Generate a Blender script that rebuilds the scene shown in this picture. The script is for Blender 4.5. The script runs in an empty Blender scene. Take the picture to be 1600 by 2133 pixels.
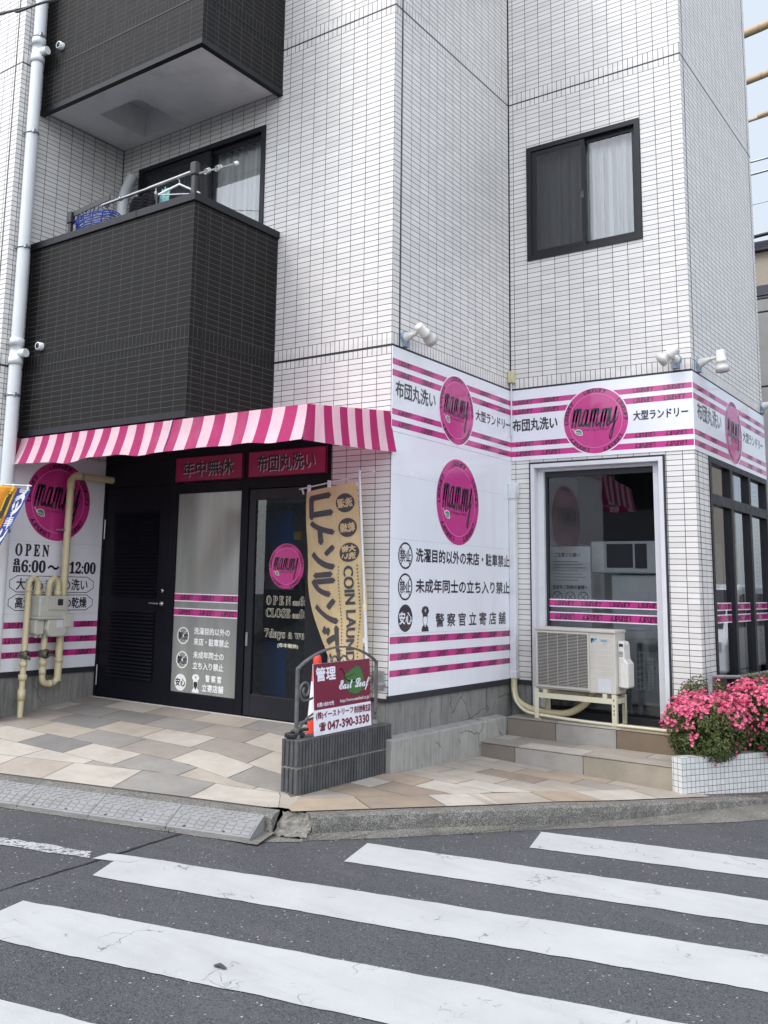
# Street-corner coin laundry under a tiled apartment building, rebuilt as real geometry.
# World: X along the entrance facade, Y into the block, Z up; metres.
import bpy, math, random
from mathutils import Vector, Matrix
random.seed(11)
sc = bpy.context.scene
COL = sc.collection
rad = math.radians

# ---------------------------------------------------------------- camera
def vec(*a): return Vector(a)
YAW, PITCH, ROLL, FPX, PPX, PPY = 0.65113443, 0.15110539, 0.02242203, 1966.378, 674.157, 915.993
_f = vec(-math.sin(YAW) * math.cos(PITCH), math.cos(YAW) * math.cos(PITCH), math.sin(PITCH))
_r0 = vec(math.cos(YAW), math.sin(YAW), 0)
_u0 = _r0.cross(_f)
_r = _r0 * math.cos(ROLL) + _u0 * math.sin(ROLL)
_u = -_r0 * math.sin(ROLL) + _u0 * math.cos(ROLL)
CAM = vec(4.257, -6.514, 1.59)
cd = bpy.data.cameras.new('camera')
cam = bpy.data.objects.new('camera', cd)
COL.objects.link(cam)
cam.matrix_world = Matrix(((_r.x, _u.x, -_f.x, CAM.x), (_r.y, _u.y, -_f.y, CAM.y), (_r.z, _u.z, -_f.z, CAM.z), (0, 0, 0, 1)))
cd.sensor_fit = 'HORIZONTAL'
cd.sensor_width = 36
cd.lens = FPX / 1600 * 36
cd.shift_x = (800 - PPX) / 1600
cd.shift_y = -(1066.5 - PPY) / 1600
cd.clip_start = .05
cd.clip_end = 600
sc.camera = cam

# ---------------------------------------------------------------- sky, sun, exposure
SUN_DIR = vec(-.36, -.62, .86).normalized()          # towards the sun: hazy, high, front left
world = bpy.data.worlds.new('World')
sc.world = world
world.use_nodes = True
wt = world.node_tree
bg = wt.nodes['Background']
sky = wt.nodes.new('ShaderNodeTexSky')
sky.sky_type = 'NISHITA'
sky.sun_disc = False
sky.sun_elevation = math.asin(SUN_DIR.z)
sky.sun_rotation = math.atan2(SUN_DIR.x, SUN_DIR.y)
sky.dust_density = 2.5
wtc = wt.nodes.new('ShaderNodeTexCoord')
wn = wt.nodes.new('ShaderNodeTexNoise'); wn.inputs['Scale'].default_value = 2.1; wn.inputs['Detail'].default_value = 6
wn.inputs['Roughness'].default_value = .55
wr = wt.nodes.new('ShaderNodeValToRGB')
wr.color_ramp.elements[0].position = .34; wr.color_ramp.elements[1].position = .6
wr.color_ramp.elements[0].color = (.22, .22, .22, 1)
wm = wt.nodes.new('ShaderNodeMixRGB')
wt.links.new(wtc.outputs['Generated'], wn.inputs['Vector'])
wt.links.new(wn.outputs['Fac'], wr.inputs[0])
wt.links.new(wr.outputs[0], wm.inputs[0])
wt.links.new(sky.outputs[0], wm.inputs[1])
# hazy sky: bright side turned off the sun to add fill on +X walls, paler blue away from it
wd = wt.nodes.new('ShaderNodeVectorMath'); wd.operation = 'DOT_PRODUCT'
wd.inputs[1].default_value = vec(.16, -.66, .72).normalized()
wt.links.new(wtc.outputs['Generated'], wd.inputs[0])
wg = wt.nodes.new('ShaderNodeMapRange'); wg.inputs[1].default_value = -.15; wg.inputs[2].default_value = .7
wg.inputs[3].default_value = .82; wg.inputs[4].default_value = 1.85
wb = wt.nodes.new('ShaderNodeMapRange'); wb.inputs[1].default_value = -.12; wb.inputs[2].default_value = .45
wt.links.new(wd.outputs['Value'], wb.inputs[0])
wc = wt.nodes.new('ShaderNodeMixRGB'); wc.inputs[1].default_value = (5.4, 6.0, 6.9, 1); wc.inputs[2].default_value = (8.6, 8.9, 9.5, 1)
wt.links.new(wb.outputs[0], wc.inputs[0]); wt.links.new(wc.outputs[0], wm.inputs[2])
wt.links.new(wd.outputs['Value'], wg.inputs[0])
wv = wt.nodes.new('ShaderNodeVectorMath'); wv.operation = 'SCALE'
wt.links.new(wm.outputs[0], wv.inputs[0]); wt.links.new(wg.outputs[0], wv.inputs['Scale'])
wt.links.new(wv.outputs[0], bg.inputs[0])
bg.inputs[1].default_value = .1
sl = bpy.data.lights.new('sun', 'SUN')
sl.energy = 1.0
sl.angle = rad(15)
sl.color = (1, .965, .92)
so = bpy.data.objects.new('sun', sl)
so.rotation_euler = SUN_DIR.to_track_quat('Z', 'Y').to_euler()
so.location = (-6, -12, 18)
COL.objects.link(so)
sc.view_settings.view_transform = 'Standard'
sc.view_settings.look = 'None'
sc.view_settings.exposure = 0.78
sc.view_settings.gamma = 1
sc.render.engine = 'CYCLES'
sc.cycles.use_denoising = True
sc.cycles.max_bounces = 8
sc.cycles.transparent_max_bounces = 16
sc.cycles.caustics_reflective = False
sc.cycles.caustics_refractive = False

# ---------------------------------------------------------------- main dimensions
H1, H2, FL = 3.60, 6.731, 3.131          # slab joints of the tiled facade, storey height
D2, D3, D4 = 2.227, 1.810, 2.75          # sign wall, window wall, side wall lengths
XL, PF = -3.60, -1.36                    # inner face and front of the left pier
ZB, ZS, ZD = 2.86, .712, .66             # banner bottom, sign bottom, plinth top
TOP = 9.86
def z_road(x, y): return -.03 * min(max(0, x), 5)
def z_walk(x, y): return max(-.1, .14 - .035 * max(x, 0) - .035 * max(0, y))
def z_apron(x, y):
    ky = -1.56 + (x - .1) * .246
    t = min(max(y / ky, 0), 1.25)
    w = min(max((x + 1.1) / 1.0, 0), 1); w = w * w * (3 - 2 * w)
    return .135 + .265 * (max(0, 1 - t) ** (1 + 1.1 * w)) - .02 * max(0, t - 1)

# ---------------------------------------------------------------- objects and meshes
WL = {}                                   # world location of every object made here
def tag(o, label=None, cat=None, group=None, kind=None):
    if label: o['label'] = label
    if cat: o['category'] = cat
    if group: o['group'] = group
    if kind: o['kind'] = kind
    return o
def thing(name, label, cat, loc, group=None):
    o = bpy.data.objects.new(name, None)
    o.empty_display_size = .1
    COL.objects.link(o)
    o.location = loc
    WL[o] = Vector(loc)
    return tag(o, label, cat, group)
class MB:
    def __init__(s): s.v = []; s.f = []; s.m = []; s.uv = []; s.sm = []
    def face(s, pts, m=0, uv=None, sm=False):
        n = len(s.v)
        s.v += [tuple(p) for p in pts]
        s.f.append(tuple(range(n, n + len(pts)))); s.m.append(m); s.sm.append(sm)
        s.uv += uv if uv else [(0, 0)] * len(pts)
    def mesh(s, V, F, m=0, sm=False):
        n = len(s.v)
        s.v += [tuple(p) for p in V]
        for f in F:
            s.f.append(tuple(n + i for i in f)); s.m.append(m); s.sm.append(sm); s.uv += [(0, 0)] * len(f)
        return s
    def box(s, x0, x1, y0, y1, z0, z1, m=0):
        return s.mesh([(x, y, z) for x in (x0, x1) for y in (y0, y1) for z in (z0, z1)],
               [(0, 1, 3, 2), (4, 6, 7, 5), (0, 4, 5, 1), (2, 3, 7, 6), (0, 2, 6, 4), (1, 5, 7, 3)], m)
    def obox(s, c, ax, ay, az, m=0):
        c, ax, ay, az = Vector(c), Vector(ax), Vector(ay), Vector(az)
        return s.mesh([c + i * ax + j * ay + k * az for i in (-1, 1) for j in (-1, 1) for k in (-1, 1)],
               [(0, 1, 3, 2), (4, 6, 7, 5), (0, 4, 5, 1), (2, 3, 7, 6), (0, 2, 6, 4), (1, 5, 7, 3)], m)
    def tube(s, pts, r, n=10, m=0, close=False, cap=True):
        pts = [Vector(p) for p in pts]
        N = len(pts); V = []; F = []
        rr = r if isinstance(r, (list, tuple)) else [r] * N
        up = None
        for i, p in enumerate(pts):
            a = pts[(i - 1) % N] if (i or close) else p
            b = pts[(i + 1) % N] if (i < N - 1 or close) else p
            t = (b - a).normalized()
            if up is None:
                up = Vector((0, 0, 1)) if abs(t.z) < .9 else Vector((1, 0, 0))
            e1 = (up - t * up.dot(t))
            if e1.length < 1e-5: e1 = t.orthogonal()
            e1.normalize(); e2 = t.cross(e1); up = e1
            V += [p + (e1 * math.cos(k * 2 * math.pi / n) + e2 * math.sin(k * 2 * math.pi / n)) * rr[i] for k in range(n)]
        for i in range(N if close else N - 1):
            j = (i + 1) % N
            F += [(i * n + k, i * n + (k + 1) % n, j * n + (k + 1) % n, j * n + k) for k in range(n)]
        s.mesh(V, F, m, True)
        if cap and not close:
            b = len(s.v) - len(V)
            for idx in (list(range(n))[::-1], [(N - 1) * n + k for k in range(n)]):
                s.face([s.v[b + i] for i in idx], m)
        return s
    def lathe(s, base, axis, prof, n=16, m=0):
        axis = Vector(axis).normalized(); base = Vector(base)
        return s.tube2([base + axis * h for h, r in prof], [r for h, r in prof], axis, n, m)
    def tube2(s, pts, rr, axis, n, m):
        e1 = axis.orthogonal().normalized(); e2 = axis.cross(e1); V = []; F = []
        for p, r in zip(pts, rr):
            V += [p + (e1 * math.cos(k * 2 * math.pi / n) + e2 * math.sin(k * 2 * math.pi / n)) * max(r, 1e-4) for k in range(n)]
        for i in range(len(pts) - 1):
            F += [(i * n + k, i * n + (k + 1) % n, (i + 1) * n + (k + 1) % n, (i + 1) * n + k) for k in range(n)]
        return s.mesh(V, F, m, True)
    def prism(s, poly, fn, d0, d1, m=0):
        """poly: 2-D outline; fn(u, v, d) -> 3-D; closed solid between depths d0 and d1"""
        n = len(poly)
        V = [fn(u, v, d0) for u, v in poly] + [fn(u, v, d1) for u, v in poly]
        return s.mesh(V, [tuple(range(n))[::-1], tuple(range(n, 2 * n))] + [(i, (i + 1) % n, n + (i + 1) % n, n + i) for i in range(n)], m)
    def build(s, name, mats, parent=None, at=None):
        me = bpy.data.meshes.new(name)
        org = Vector(at) if at is not None else (WL[parent].copy() if parent else Vector((0, 0, 0)))
        me.from_pydata([(p[0] - org.x, p[1] - org.y, p[2] - org.z) for p in s.v], [], s.f)
        for x in (mats if isinstance(mats, (list, tuple)) else [mats]): me.materials.append(x)
        me.polygons.foreach_set('material_index', s.m)
        me.polygons.foreach_set('use_smooth', s.sm)
        u = me.uv_layers.new(name='UVMap')
        u.data.foreach_set('uv', [c for p in s.uv for c in p])
        me.update()
        o = bpy.data.objects.new(name, me)
        COL.objects.link(o)
        WL[o] = org
        if parent:
            o.parent = parent
            o.location = org - WL[parent]
        else:
            o.location = org
        return o
def bevel(o, w=.004, seg=2, ang=40):
    b = o.modifiers.new('bevel', 'BEVEL'); b.width = w; b.segments = seg; b.limit_method = 'ANGLE'; b.angle_limit = rad(ang)
    return o
def arc(c, r, a0, a1, n, e1, e2):
    c, e1, e2 = Vector(c), Vector(e1), Vector(e2)
    return [c + r * (math.cos(rad(a0 + (a1 - a0) * i / n)) * e1 + math.sin(rad(a0 + (a1 - a0) * i / n)) * e2) for i in range(n + 1)]
def smooth_path(pts, n=6):
    P = [Vector(p) for p in pts]; out = []
    for i in range(len(P) - 1):
        a, b, c, d = P[max(i - 1, 0)], P[i], P[i + 1], P[min(i + 2, len(P) - 1)]
        for k in range(n):
            t = k / n
            out.append(.5 * ((2 * b) + (c - a) * t + (2 * a - 5 * b + 4 * c - d) * t * t + (3 * b - a - 3 * c + d) * t ** 3))
    return out + [P[-1]]
def round_path(pts, r, n=5):
    """polyline with rounded corners"""
    P = [Vector(p) for p in pts]; out = [P[0]]
    for i in range(1, len(P) - 1):
        a = (P[i - 1] - P[i]).normalized(); b = (P[i + 1] - P[i]).normalized()
        p0, p2 = P[i] + a * r, P[i] + b * r
        for k in range(n + 1):
            t = k / n
            out.append((1 - t) ** 2 * p0 + 2 * t * (1 - t) * P[i] + t * t * p2)
    return out + [P[-1]]

# ---------------------------------------------------------------- lettering
_tc = {}
def glyphs(s):
    if s not in _tc:
        c = bpy.data.curves.new('lettering', 'FONT'); c.body = s; c.size = 1; c.resolution_u = 3
        o = bpy.data.objects.new('lettering', c); COL.objects.link(o)
        dg = bpy.context.evaluated_depsgraph_get(); dg.update()
        me = bpy.data.meshes.new_from_object(o.evaluated_get(dg))
        V = [(v.co.x, v.co.y) for v in me.vertices]; F = [tuple(p.vertices) for p in me.polygons]
        bpy.data.objects.remove(o); bpy.data.curves.remove(c); bpy.data.meshes.remove(me)
        xs = [v[0] for v in V]; ys = [v[1] for v in V]
        x0, x1, y0, y1 = min(xs), max(xs), min(ys), max(ys)
        _tc[s] = ([((x - x0) / (x1 - x0), (y - y0) / max(y1 - y0, 1e-6)) for x, y in V], F, (x1 - x0), (y1 - y0))
    return _tc[s]
def text(mb, s, u0, u1, v0, v1, fn, m=0, bold=0., d=0., rot=False, mir=False, warp=None, boldv=None):
    """fit the string to the rectangle u0..u1 x v0..v1; fn(u, v, depth) -> 3-D"""
    V, F, w, h = glyphs(s)
    sh = [(0, 0)] if bold == 0 else [(-bold, 0), (bold, 0), (0, bold if boldv is None else boldv), (0, -(bold if boldv is None else boldv))]
    for k, (du, dv) in enumerate(sh):
        P = []
        for a, b in V:
            if rot: a, b = 1 - a, 1 - b
            if mir: a = 1 - a
            u, v = u0 + a * (u1 - u0) + du, v0 + b * (v1 - v0) + dv
            if warp: u, v = warp(u, v)
            P.append(fn(u, v, d + k * .00012))
        mb.mesh(P, F, m)
_LW = [('L', .115), ('a', .125), ('u', .13), ('n', .13), ('d', .135), ('r', .10), ('y', .145)]
def laundry(mb, u0, u1, v0, v1, fn, m=0, bold=0., d=0., rot=False, warp=None):
    """the word Laundry in condensed letters that all reach the same height"""
    x = 0.; tot = sum(w for c, w in _LW) + .02 * 6
    for i, (ch, w) in enumerate(_LW):
        a, b = x / tot, (x + w) / tot
        lo, hi = (.0, .92) if ch == 'L' else ((.10, 1.0) if ch != 'y' else (.0, 1.0))
        U0, U1, V0, V1 = u0 + a * (u1 - u0), u0 + b * (u1 - u0), v0 + lo * (v1 - v0), v0 + hi * (v1 - v0)
        if rot: U0, U1, V0, V1 = u1 - b * (u1 - u0), u1 - a * (u1 - u0), v1 - hi * (v1 - v0), v1 - lo * (v1 - v0)
        text(mb, ch, U0, U1, V0, V1, fn, m, bold=bold, d=d, rot=rot, warp=warp)
        x += w + .02
def fill(mb, poly, fn, m=0, d=0.):
    mb.face([fn(u, v, d) for u, v in poly], m)
def ring(mb, cu, cv, r0, r1, fn, m=0, d=0., n=56, a0=0, a1=360, sy=1.):
    for i in range(n):
        A, B = rad(a0 + (a1 - a0) * i / n), rad(a0 + (a1 - a0) * (i + 1) / n)
        q = [(r0, A), (r1, A), (r1, B), (r0, B)] if r0 > 0 else [(0, A), (r1, A), (r1, B)]
        mb.face([fn(cu + r * math.cos(t), cv + r * math.sin(t) * sy, d) for r, t in q], m)
def stroke(mb, pts, w, fn, m=0, d=0.):
    """brush stroke of width w (number or list) along 2-D points"""
    P = [Vector((p[0], p[1], 0)) for p in pts]
    P = [Vector((p.x, p.y, 0)) for p in smooth_path(P, 4)] if len(P) > 2 else P
    n = len(P)
    L, Rr = [], []
    for i, p in enumerate(P):
        t = (P[min(i + 1, n - 1)] - P[max(i - 1, 0)]).normalized()
        q = i / (n - 1)
        ww = (w if not isinstance(w, (list, tuple)) else w[0] + (w[1] - w[0]) * q) / 2
        nn = Vector((-t.y, t.x, 0)) * ww
        L.append(p + nn); Rr.append(p - nn)
    for i in range(n - 1):
        mb.face([fn(q.x, q.y, d) for q in (Rr[i], Rr[i + 1], L[i + 1], L[i])], m)
    for p, ww in ((P[0], w if not isinstance(w, (list, tuple)) else w[0]), (P[-1], w if not isinstance(w, (list, tuple)) else w[1])):
        if ww > .004: mb.face([fn(p.x + math.cos(k * math.pi / 4) * ww / 2, p.y + math.sin(k * math.pi / 4) * ww / 2, d + .0001) for k in range(8)], m)

# ---------------------------------------------------------------- materials
def lin(r, g, b):
    f = lambda c: (c / 255 / 12.92) if c / 255 <= .04045 else ((c / 255 + .055) / 1.055) ** 2.4
    return (f(r), f(g), f(b), 1)
class S:
    """tiny wrapper so that shader maths reads like maths"""
    def __init__(s, nt, o): s.nt = nt; s.o = o
    def _op(s, op, b=None, c=None):
        n = s.nt.nodes.new('ShaderNodeMath'); n.operation = op
        for i, x in enumerate((s, b, c)):
            if x is None: continue
            if isinstance(x, S): s.nt.links.new(x.o, n.inputs[i])
            else: n.inputs[i].default_value = x
        return S(s.nt, n.outputs[0])
    def __add__(s, b): return s._op('ADD', b)
    def __sub__(s, b): return s._op('SUBTRACT', b)
    def __mul__(s, b): return s._op('MULTIPLY', b)
    def __truediv__(s, b): return s._op('DIVIDE', b)
    def lt(s, b): return s._op('LESS_THAN', b)
    def gt(s, b): return s._op('GREATER_THAN', b)
    def fr(s): return s._op('FRACT')
    def fl(s): return s._op('FLOOR')
    def mx(s, b): return s._op('MAXIMUM', b)
    def mn(s, b): return s._op('MINIMUM', b)
    def ab(s): return s._op('ABSOLUTE')
    def mod(s, b): return s._op('FLOORED_MODULO', b)
    def pw(s, b): return s._op('POWER', b)
    def cl(s): return s.mx(0.).mn(1.)
    def st(s, a, b): return ((s - a) * (1 / (b - a))).cl()
def newmat(name):
    m = bpy.data.materials.new(name); m.use_nodes = True
    return m, m.node_tree, m.node_tree.nodes['Principled BSDF']
def coords(nt, kind='Object'):
    return nt.nodes.new('ShaderNodeTexCoord').outputs[kind]
def noise(nt, scale, detail=4, vecin=None, rough=.55, stretch=None, kind='Object'):
    n = nt.nodes.new('ShaderNodeTexNoise'); n.inputs['Scale'].default_value = scale; n.inputs['Detail'].default_value = detail
    n.inputs['Roughness'].default_value = rough
    v = vecin or coords(nt, kind)
    if stretch:
        mp = nt.nodes.new('ShaderNodeMapping'); mp.inputs['Scale'].default_value = stretch
        nt.links.new(v, mp.inputs[0]); v = mp.outputs[0]
    nt.links.new(v, n.inputs['Vector'])
    return S(nt, n.outputs['Fac'])
def voro(nt, scale, feature='F1', stretch=None, vecin=None, out='Distance'):
    n = nt.nodes.new('ShaderNodeTexVoronoi'); n.inputs['Scale'].default_value = scale; n.feature = feature
    v = vecin or coords(nt)
    if stretch:
        mp = nt.nodes.new('ShaderNodeMapping'); mp.inputs['Scale'].default_value = stretch
        nt.links.new(v, mp.inputs[0]); v = mp.outputs[0]
    nt.links.new(v, n.inputs['Vector'])
    return S(nt, n.outputs[out])
def mix(nt, fac, a, b):
    n = nt.nodes.new('ShaderNodeMixRGB')
    for i, x in enumerate((fac, a, b)):
        if isinstance(x, S): nt.links.new(x.o, n.inputs[i])
        elif hasattr(x, 'is_output'): nt.links.new(x, n.inputs[i])
        else: n.inputs[i].default_value = x
    return n.outputs[0]
def bump(nt, bs, h, strength=.3, dist=.01):
    n = nt.nodes.new('ShaderNodeBump'); n.inputs['Strength'].default_value = strength; n.inputs['Distance'].default_value = dist
    nt.links.new(h.o, n.inputs['Height']); nt.links.new(n.outputs[0], bs.inputs['Normal'])
def sc3(c, k): return (min(c[0] * k, 1), min(c[1] * k, 1), min(c[2] * k, 1), 1)
def plain(name, c, rough=.5, metal=0., var=.06, ns=8., bmp=0., bs_=60., spec=.5, coat=0., stretch=None, dirt=None, alpha=None):
    """painted / moulded surface with slight tonal unevenness, optional fine bump and dirt"""
    m, nt, b = newmat(name)
    n = noise(nt, ns, 5, stretch=stretch)
    col = mix(nt, n.st(.3, .7), sc3(c, 1 - var), sc3(c, 1 + var))
    if dirt:
        d = noise(nt, dirt[1], 6, rough=.65, stretch=dirt[3] if len(dirt) > 3 else None)
        col = mix(nt, d.st(.5, .78) * dirt[2], col, dirt[0])
    nt.links.new(col, b.inputs['Base Color'])
    rn = noise(nt, ns * 2.3, 3)
    nt.links.new((rn * .25 + (rough - .125)).cl().o, b.inputs['Roughness'])
    b.inputs['Metallic'].default_value = metal
    b.inputs['Specular IOR Level'].default_value = spec
    b.inputs['Coat Weight'].default_value = coat
    if bmp: bump(nt, b, noise(nt, bs_, 4), bmp, .01)
    return m
def tile(name, pu, pv, ju, jv, ctile, cjoint, slab=True, rough=.38, var=.05, dirt=.12, soldier=.05, spec=.5):
    """stack-bond wall tile in UV metres (u = along wall, v = height); soldier courses at slab joints"""
    m, nt, b = newmat(name)
    uv = coords(nt, 'UV')
    sp = nt.nodes.new('ShaderNodeSeparateXYZ'); nt.links.new(uv, sp.inputs[0])
    u, v = S(nt, sp.outputs[0]), S(nt, sp.outputs[1])
    hz = lambda x, p, j: ((x / p + .5).fr() - .5).ab().lt(j / p / 2)
    if slab:
        w = (v - H1).mod(FL)
        line = w.lt(.008).mx(w.gt(FL - .008))
        sold = w.lt(.112).mx(w.gt(FL - .077))
        t = (w - .112) / pv
        rows = ((t + .5).fr() - .5).ab().lt(jv / pv / 2) * (sold * -1. + 1.)
        edge = (w - .112).ab().lt(jv / 2).mx((w - (FL - .077)).ab().lt(jv / 2))
        verts = hz(u, pu, ju).mx(sold * hz(u, soldier, ju))
        joint = rows.mx(verts).mx(line).mx(edge)
        cellv = t.fl() + sold * 77.
    else:
        t = v / pv
        joint = hz(v, pv, jv).mx(hz(u, pu, ju))
        cellv = t.fl()
    cu = (u / pu).fl()
    wn_ = nt.nodes.new('ShaderNodeTexWhiteNoise'); wn_.noise_dimensions = '2D'
    cx = nt.nodes.new('ShaderNodeCombineXYZ'); nt.links.new(cu.o, cx.inputs[0]); nt.links.new(cellv.o, cx.inputs[1])
    nt.links.new(cx.outputs[0], wn_.inputs[0])
    cell = S(nt, wn_.outputs[0])
    col = mix(nt, cell, sc3(ctile, 1 - var), sc3(ctile, 1 + var))
    gr = noise(nt, 1.1, 6, rough=.6, stretch=(1, 1, .35))
    col = mix(nt, gr.st(.5, .8) * dirt, col, sc3(ctile, .62))
    stk = noise(nt, 2.2, 5, rough=.7, stretch=(4, 4, .14))
    col = mix(nt, stk.st(.54, .76) * dirt * .9, col, sc3(ctile, .72))
    fin = noise(nt, 220, 2)
    col = mix(nt, fin.st(.35, .75) * .10, col, sc3(ctile, .8))
    col = mix(nt, joint, col, cjoint)
    nt.links.new(col, b.inputs['Base Color'])
    nt.links.new((cell * .1 + joint * .4 + (rough - .05)).cl().o, b.inputs['Roughness'])
    b.inputs['Specular IOR Level'].default_value = spec
    cb = S(nt, wn_.outputs[1])
    sc_ = nt.nodes.new('ShaderNodeSeparateColor'); nt.links.new(cb.o, sc_.inputs[0])
    tilt = (S(nt, sc_.outputs[0]) - .5) * (u / pu).fr() + (S(nt, sc_.outputs[1]) - .5) * (v / pv).fr() * .5
    bump(nt, b, joint * -1. + tilt * .9 + fin * .12, .4, .004)
    return m
M = {}
M['tile'] = tile('white_wall_tile', .15, .0499, .0055, .0055, (.67, .655, .635, 1), (.038, .035, .037, 1), var=.07, dirt=.2)
M['black_tile'] = tile('black_balcony_tile', .15, .0499, .0042, .0042, (.0125, .0112, .0105, 1), (.074, .079, .082, 1), rough=.55, var=.2, dirt=.05, spec=.15)
M['mosaic'] = tile('white_planter_mosaic', .0455, .045, .0035, .0035, (.62, .63, .62, 1), (.03, .035, .03, 1), slab=False, rough=.3, dirt=.25)
M['sealant'] = plain('dark_sealant', (.018, .019, .026, 1), .55)
M['navy'] = plain('dark_anodised_frame', (.012, .013, .018, 1), .4, var=.15, ns=5, spec=.3)
M['navy_gloss'] = plain('dark_door_paint', (.006, .0065, .011, 1), .45, var=.2, ns=4, spec=.15)
M['door'] = plain('service_door_paint', (.0055, .006, .010, 1), .5, var=.15, ns=4, spec=.14)
M['char'] = plain('charcoal_cap', (.011, .012, .016, 1), .45, var=.12, spec=.3)
M['soffit'] = plain('soffit_paint', (.86, .86, .86, 1), .8, var=.05, ns=2.5, dirt=((.25, .25, .24, 1), 3., .3))
M['panel'] = plain('white_sign_sheet', (.74, .76, .81, 1), .22, var=.025, ns=2., coat=.5, bmp=.12, bs_=2.2, dirt=((.45, .45, .46, 1), 3.5, .14, (1, 1, .35)))
M['pink'] = plain('magenta_print', lin(186, 54, 128), .22, var=.03, ns=3., coat=.5, bmp=.12, bs_=2.2)
M['pink_hi'] = plain('pink_outline_print', lin(226, 130, 185), .25, coat=.5)
M['pink_dark'] = plain('dark_magenta_sign', lin(150, 12, 72), .35, var=.08)
M['rim'] = plain('white_rim_print', (.82, .76, .84, 1), .25, coat=.5)
M['ink'] = plain('black_print', (.018, .017, .026, 1), .3, coat=.5)
M['plum'] = plain('dark_plum_print', (.05, .008, .04, 1), .3, coat=.5)
M['white_ink'] = plain('white_print', (.8, .8, .8, 1), .4)
M['cream_ink'] = plain('cream_outline_print', (.72, .70, .52, 1), .4)
M['leaf_green'] = plain('green_print', lin(70, 140, 88), .3)
M['leaf_dark'] = plain('dark_green_print', lin(30, 70, 45), .3)
M['seam'] = plain('sheet_seam', (.42, .44, .5, 1), .5)
M['pvc'] = plain('white_pvc', (.66, .69, .70, 1), .35, var=.05, ns=3, dirt=((.35, .36, .34, 1), 2.2, .35, (1, 1, .2)))
M['pvc_beige'] = plain('beige_pipe', lin(196, 186, 150), .4, var=.05, ns=6, dirt=((.28, .24, .15, 1), 6., .4))
M['duct'] = plain('white_duct_cover', (.62, .64, .66, 1), .4, dirt=((.34, .34, .33, 1), 5., .4, (1, 1, .3)))
M['meter'] = plain('grey_meter_body', lin(178, 178, 168), .45, var=.06, dirt=((.25, .24, .2, 1), 7., .35))
M['dark_plastic'] = plain('dark_plastic', (.02, .02, .022, 1), .4)
M['steel'] = plain('stainless_steel', (.40, .40, .40, 1), .38, metal=1., var=.08)
M['galv'] = plain('galvanised_steel', (.38, .40, .43, 1), .45, metal=.8, var=.2, ns=20)
M['brass'] = plain('valve_bronze', (.12, .11, .09, 1), .5, metal=.5, var=.3, ns=30)
M['alu'] = plain('white_aluminium', (.62, .63, .66, 1), .35, var=.03, dirt=((.3, .3, .3, 1), 4., .25, (1, 1, .3)))
M['mastic'] = plain('blue_grey_mastic', (.22, .30, .38, 1), .7, var=.3, ns=40)
M['lamp'] = plain('ivory_lamp_housing', (.62, .61, .57, 1), .4, var=.05, dirt=((.2, .19, .17, 1), 12., .4))
M['ac'] = plain('ivory_ac_casing', lin(190, 187, 178), .42, var=.04, ns=4, dirt=((.3, .28, .23, 1), 5., .25, (1, 1, .4)))
M['ac_dark'] = plain('ac_dark_inside', (.012, .013, .02, 1), .6)
M['stand'] = plain('cream_stand_paint', lin(206, 202, 178), .42, var=.06, dirt=((.3, .25, .18, 1), 8., .35))
M['label'] = plain('grey_label', (.55, .56, .58, 1), .5)
M['blue_ink'] = plain('blue_print', lin(60, 150, 200), .4)
M['iron'] = plain('grey_wrought_iron', (.10, .10, .10, 1), .5, var=.25, ns=25, bmp=.25, bs_=120)
M['cone'] = plain('orange_cone_plastic', lin(212, 62, 44), .45, var=.1, dirt=((.2, .05, .03, 1), 12., .3))
M['maroon'] = plain('maroon_print', lin(110, 30, 56), .4, var=.03)
M['board'] = plain('white_board', (.70, .71, .78, 1), .45, dirt=((.4, .4, .42, 1), 6., .25))
M['glass_dark'] = None
M['rubber'] = plain('grey_ramp_plastic', (.215, .217, .219, 1), .6, var=.1, ns=6, bmp=.2, bs_=150, dirt=((.16, .15, .13, 1), 5., .6))
M['cable'] = plain('black_cable', (.012, .012, .014, 1), .5)
M['sleeve'] = plain('tan_cable_sleeve', lin(160, 140, 108), .5, var=.1)
M['beige_wall'] = plain('beige_siding', (.36, .31, .25, 1), .7, var=.08, ns=3, stretch=(1, 1, 14), bmp=.2, bs_=20)
M['grey_wall'] = plain('grey_render', (.30, .30, .29, 1), .75, var=.08)
M['band'] = plain('dark_fascia_band', (.06, .06, .08, 1), .5)
M['int_wall'] = plain('interior_wall', (.66, .67, .66, 1), .7)
M['int_floor'] = plain('interior_floor', (.2, .2, .21, 1), .4, var=.2)
M['int_blue'] = plain('washer_blue', lin(40, 120, 215), .35)
M['int_white'] = plain('washer_white', (.58, .60, .59, 1), .35)
M['mat'] = plain('dark_doormat', (.012, .013, .015, 1), .9, bmp=.3)
M['cloth_black'] = plain('black_cloth', (.008, .008, .011, 1), .9, bmp=.3, bs_=40, spec=.1)
M['cloth_mint'] = plain('mint_cloth', lin(130, 180, 178), .9, var=.35, ns=30)
M['hanger'] = plain('white_hanger', (.7, .72, .74, 1), .4)
M['basket_blue'] = plain('blue_basket', lin(44, 74, 165), .5)
M['car'] = plain('white_car_paint', (.75, .76, .78, 1), .2, coat=.6, var=.01)
M['tyre'] = plain('tyre_rubber', (.02, .02, .02, 1), .8)
M['gold'] = plain('tan_banner_cloth', lin(205, 178, 122), .85, var=.05, ns=6)
M['flag_ink'] = plain('dark_banner_print', lin(66, 62, 70), .85, var=.08)
M['orange'] = plain('orange_banner_cloth', lin(230, 150, 40), .8)
M['yellow'] = plain('yellow_banner_print', lin(240, 205, 40), .8)
M['blue_cloth'] = plain('blue_banner_cloth', lin(48, 70, 150), .8)

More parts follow.
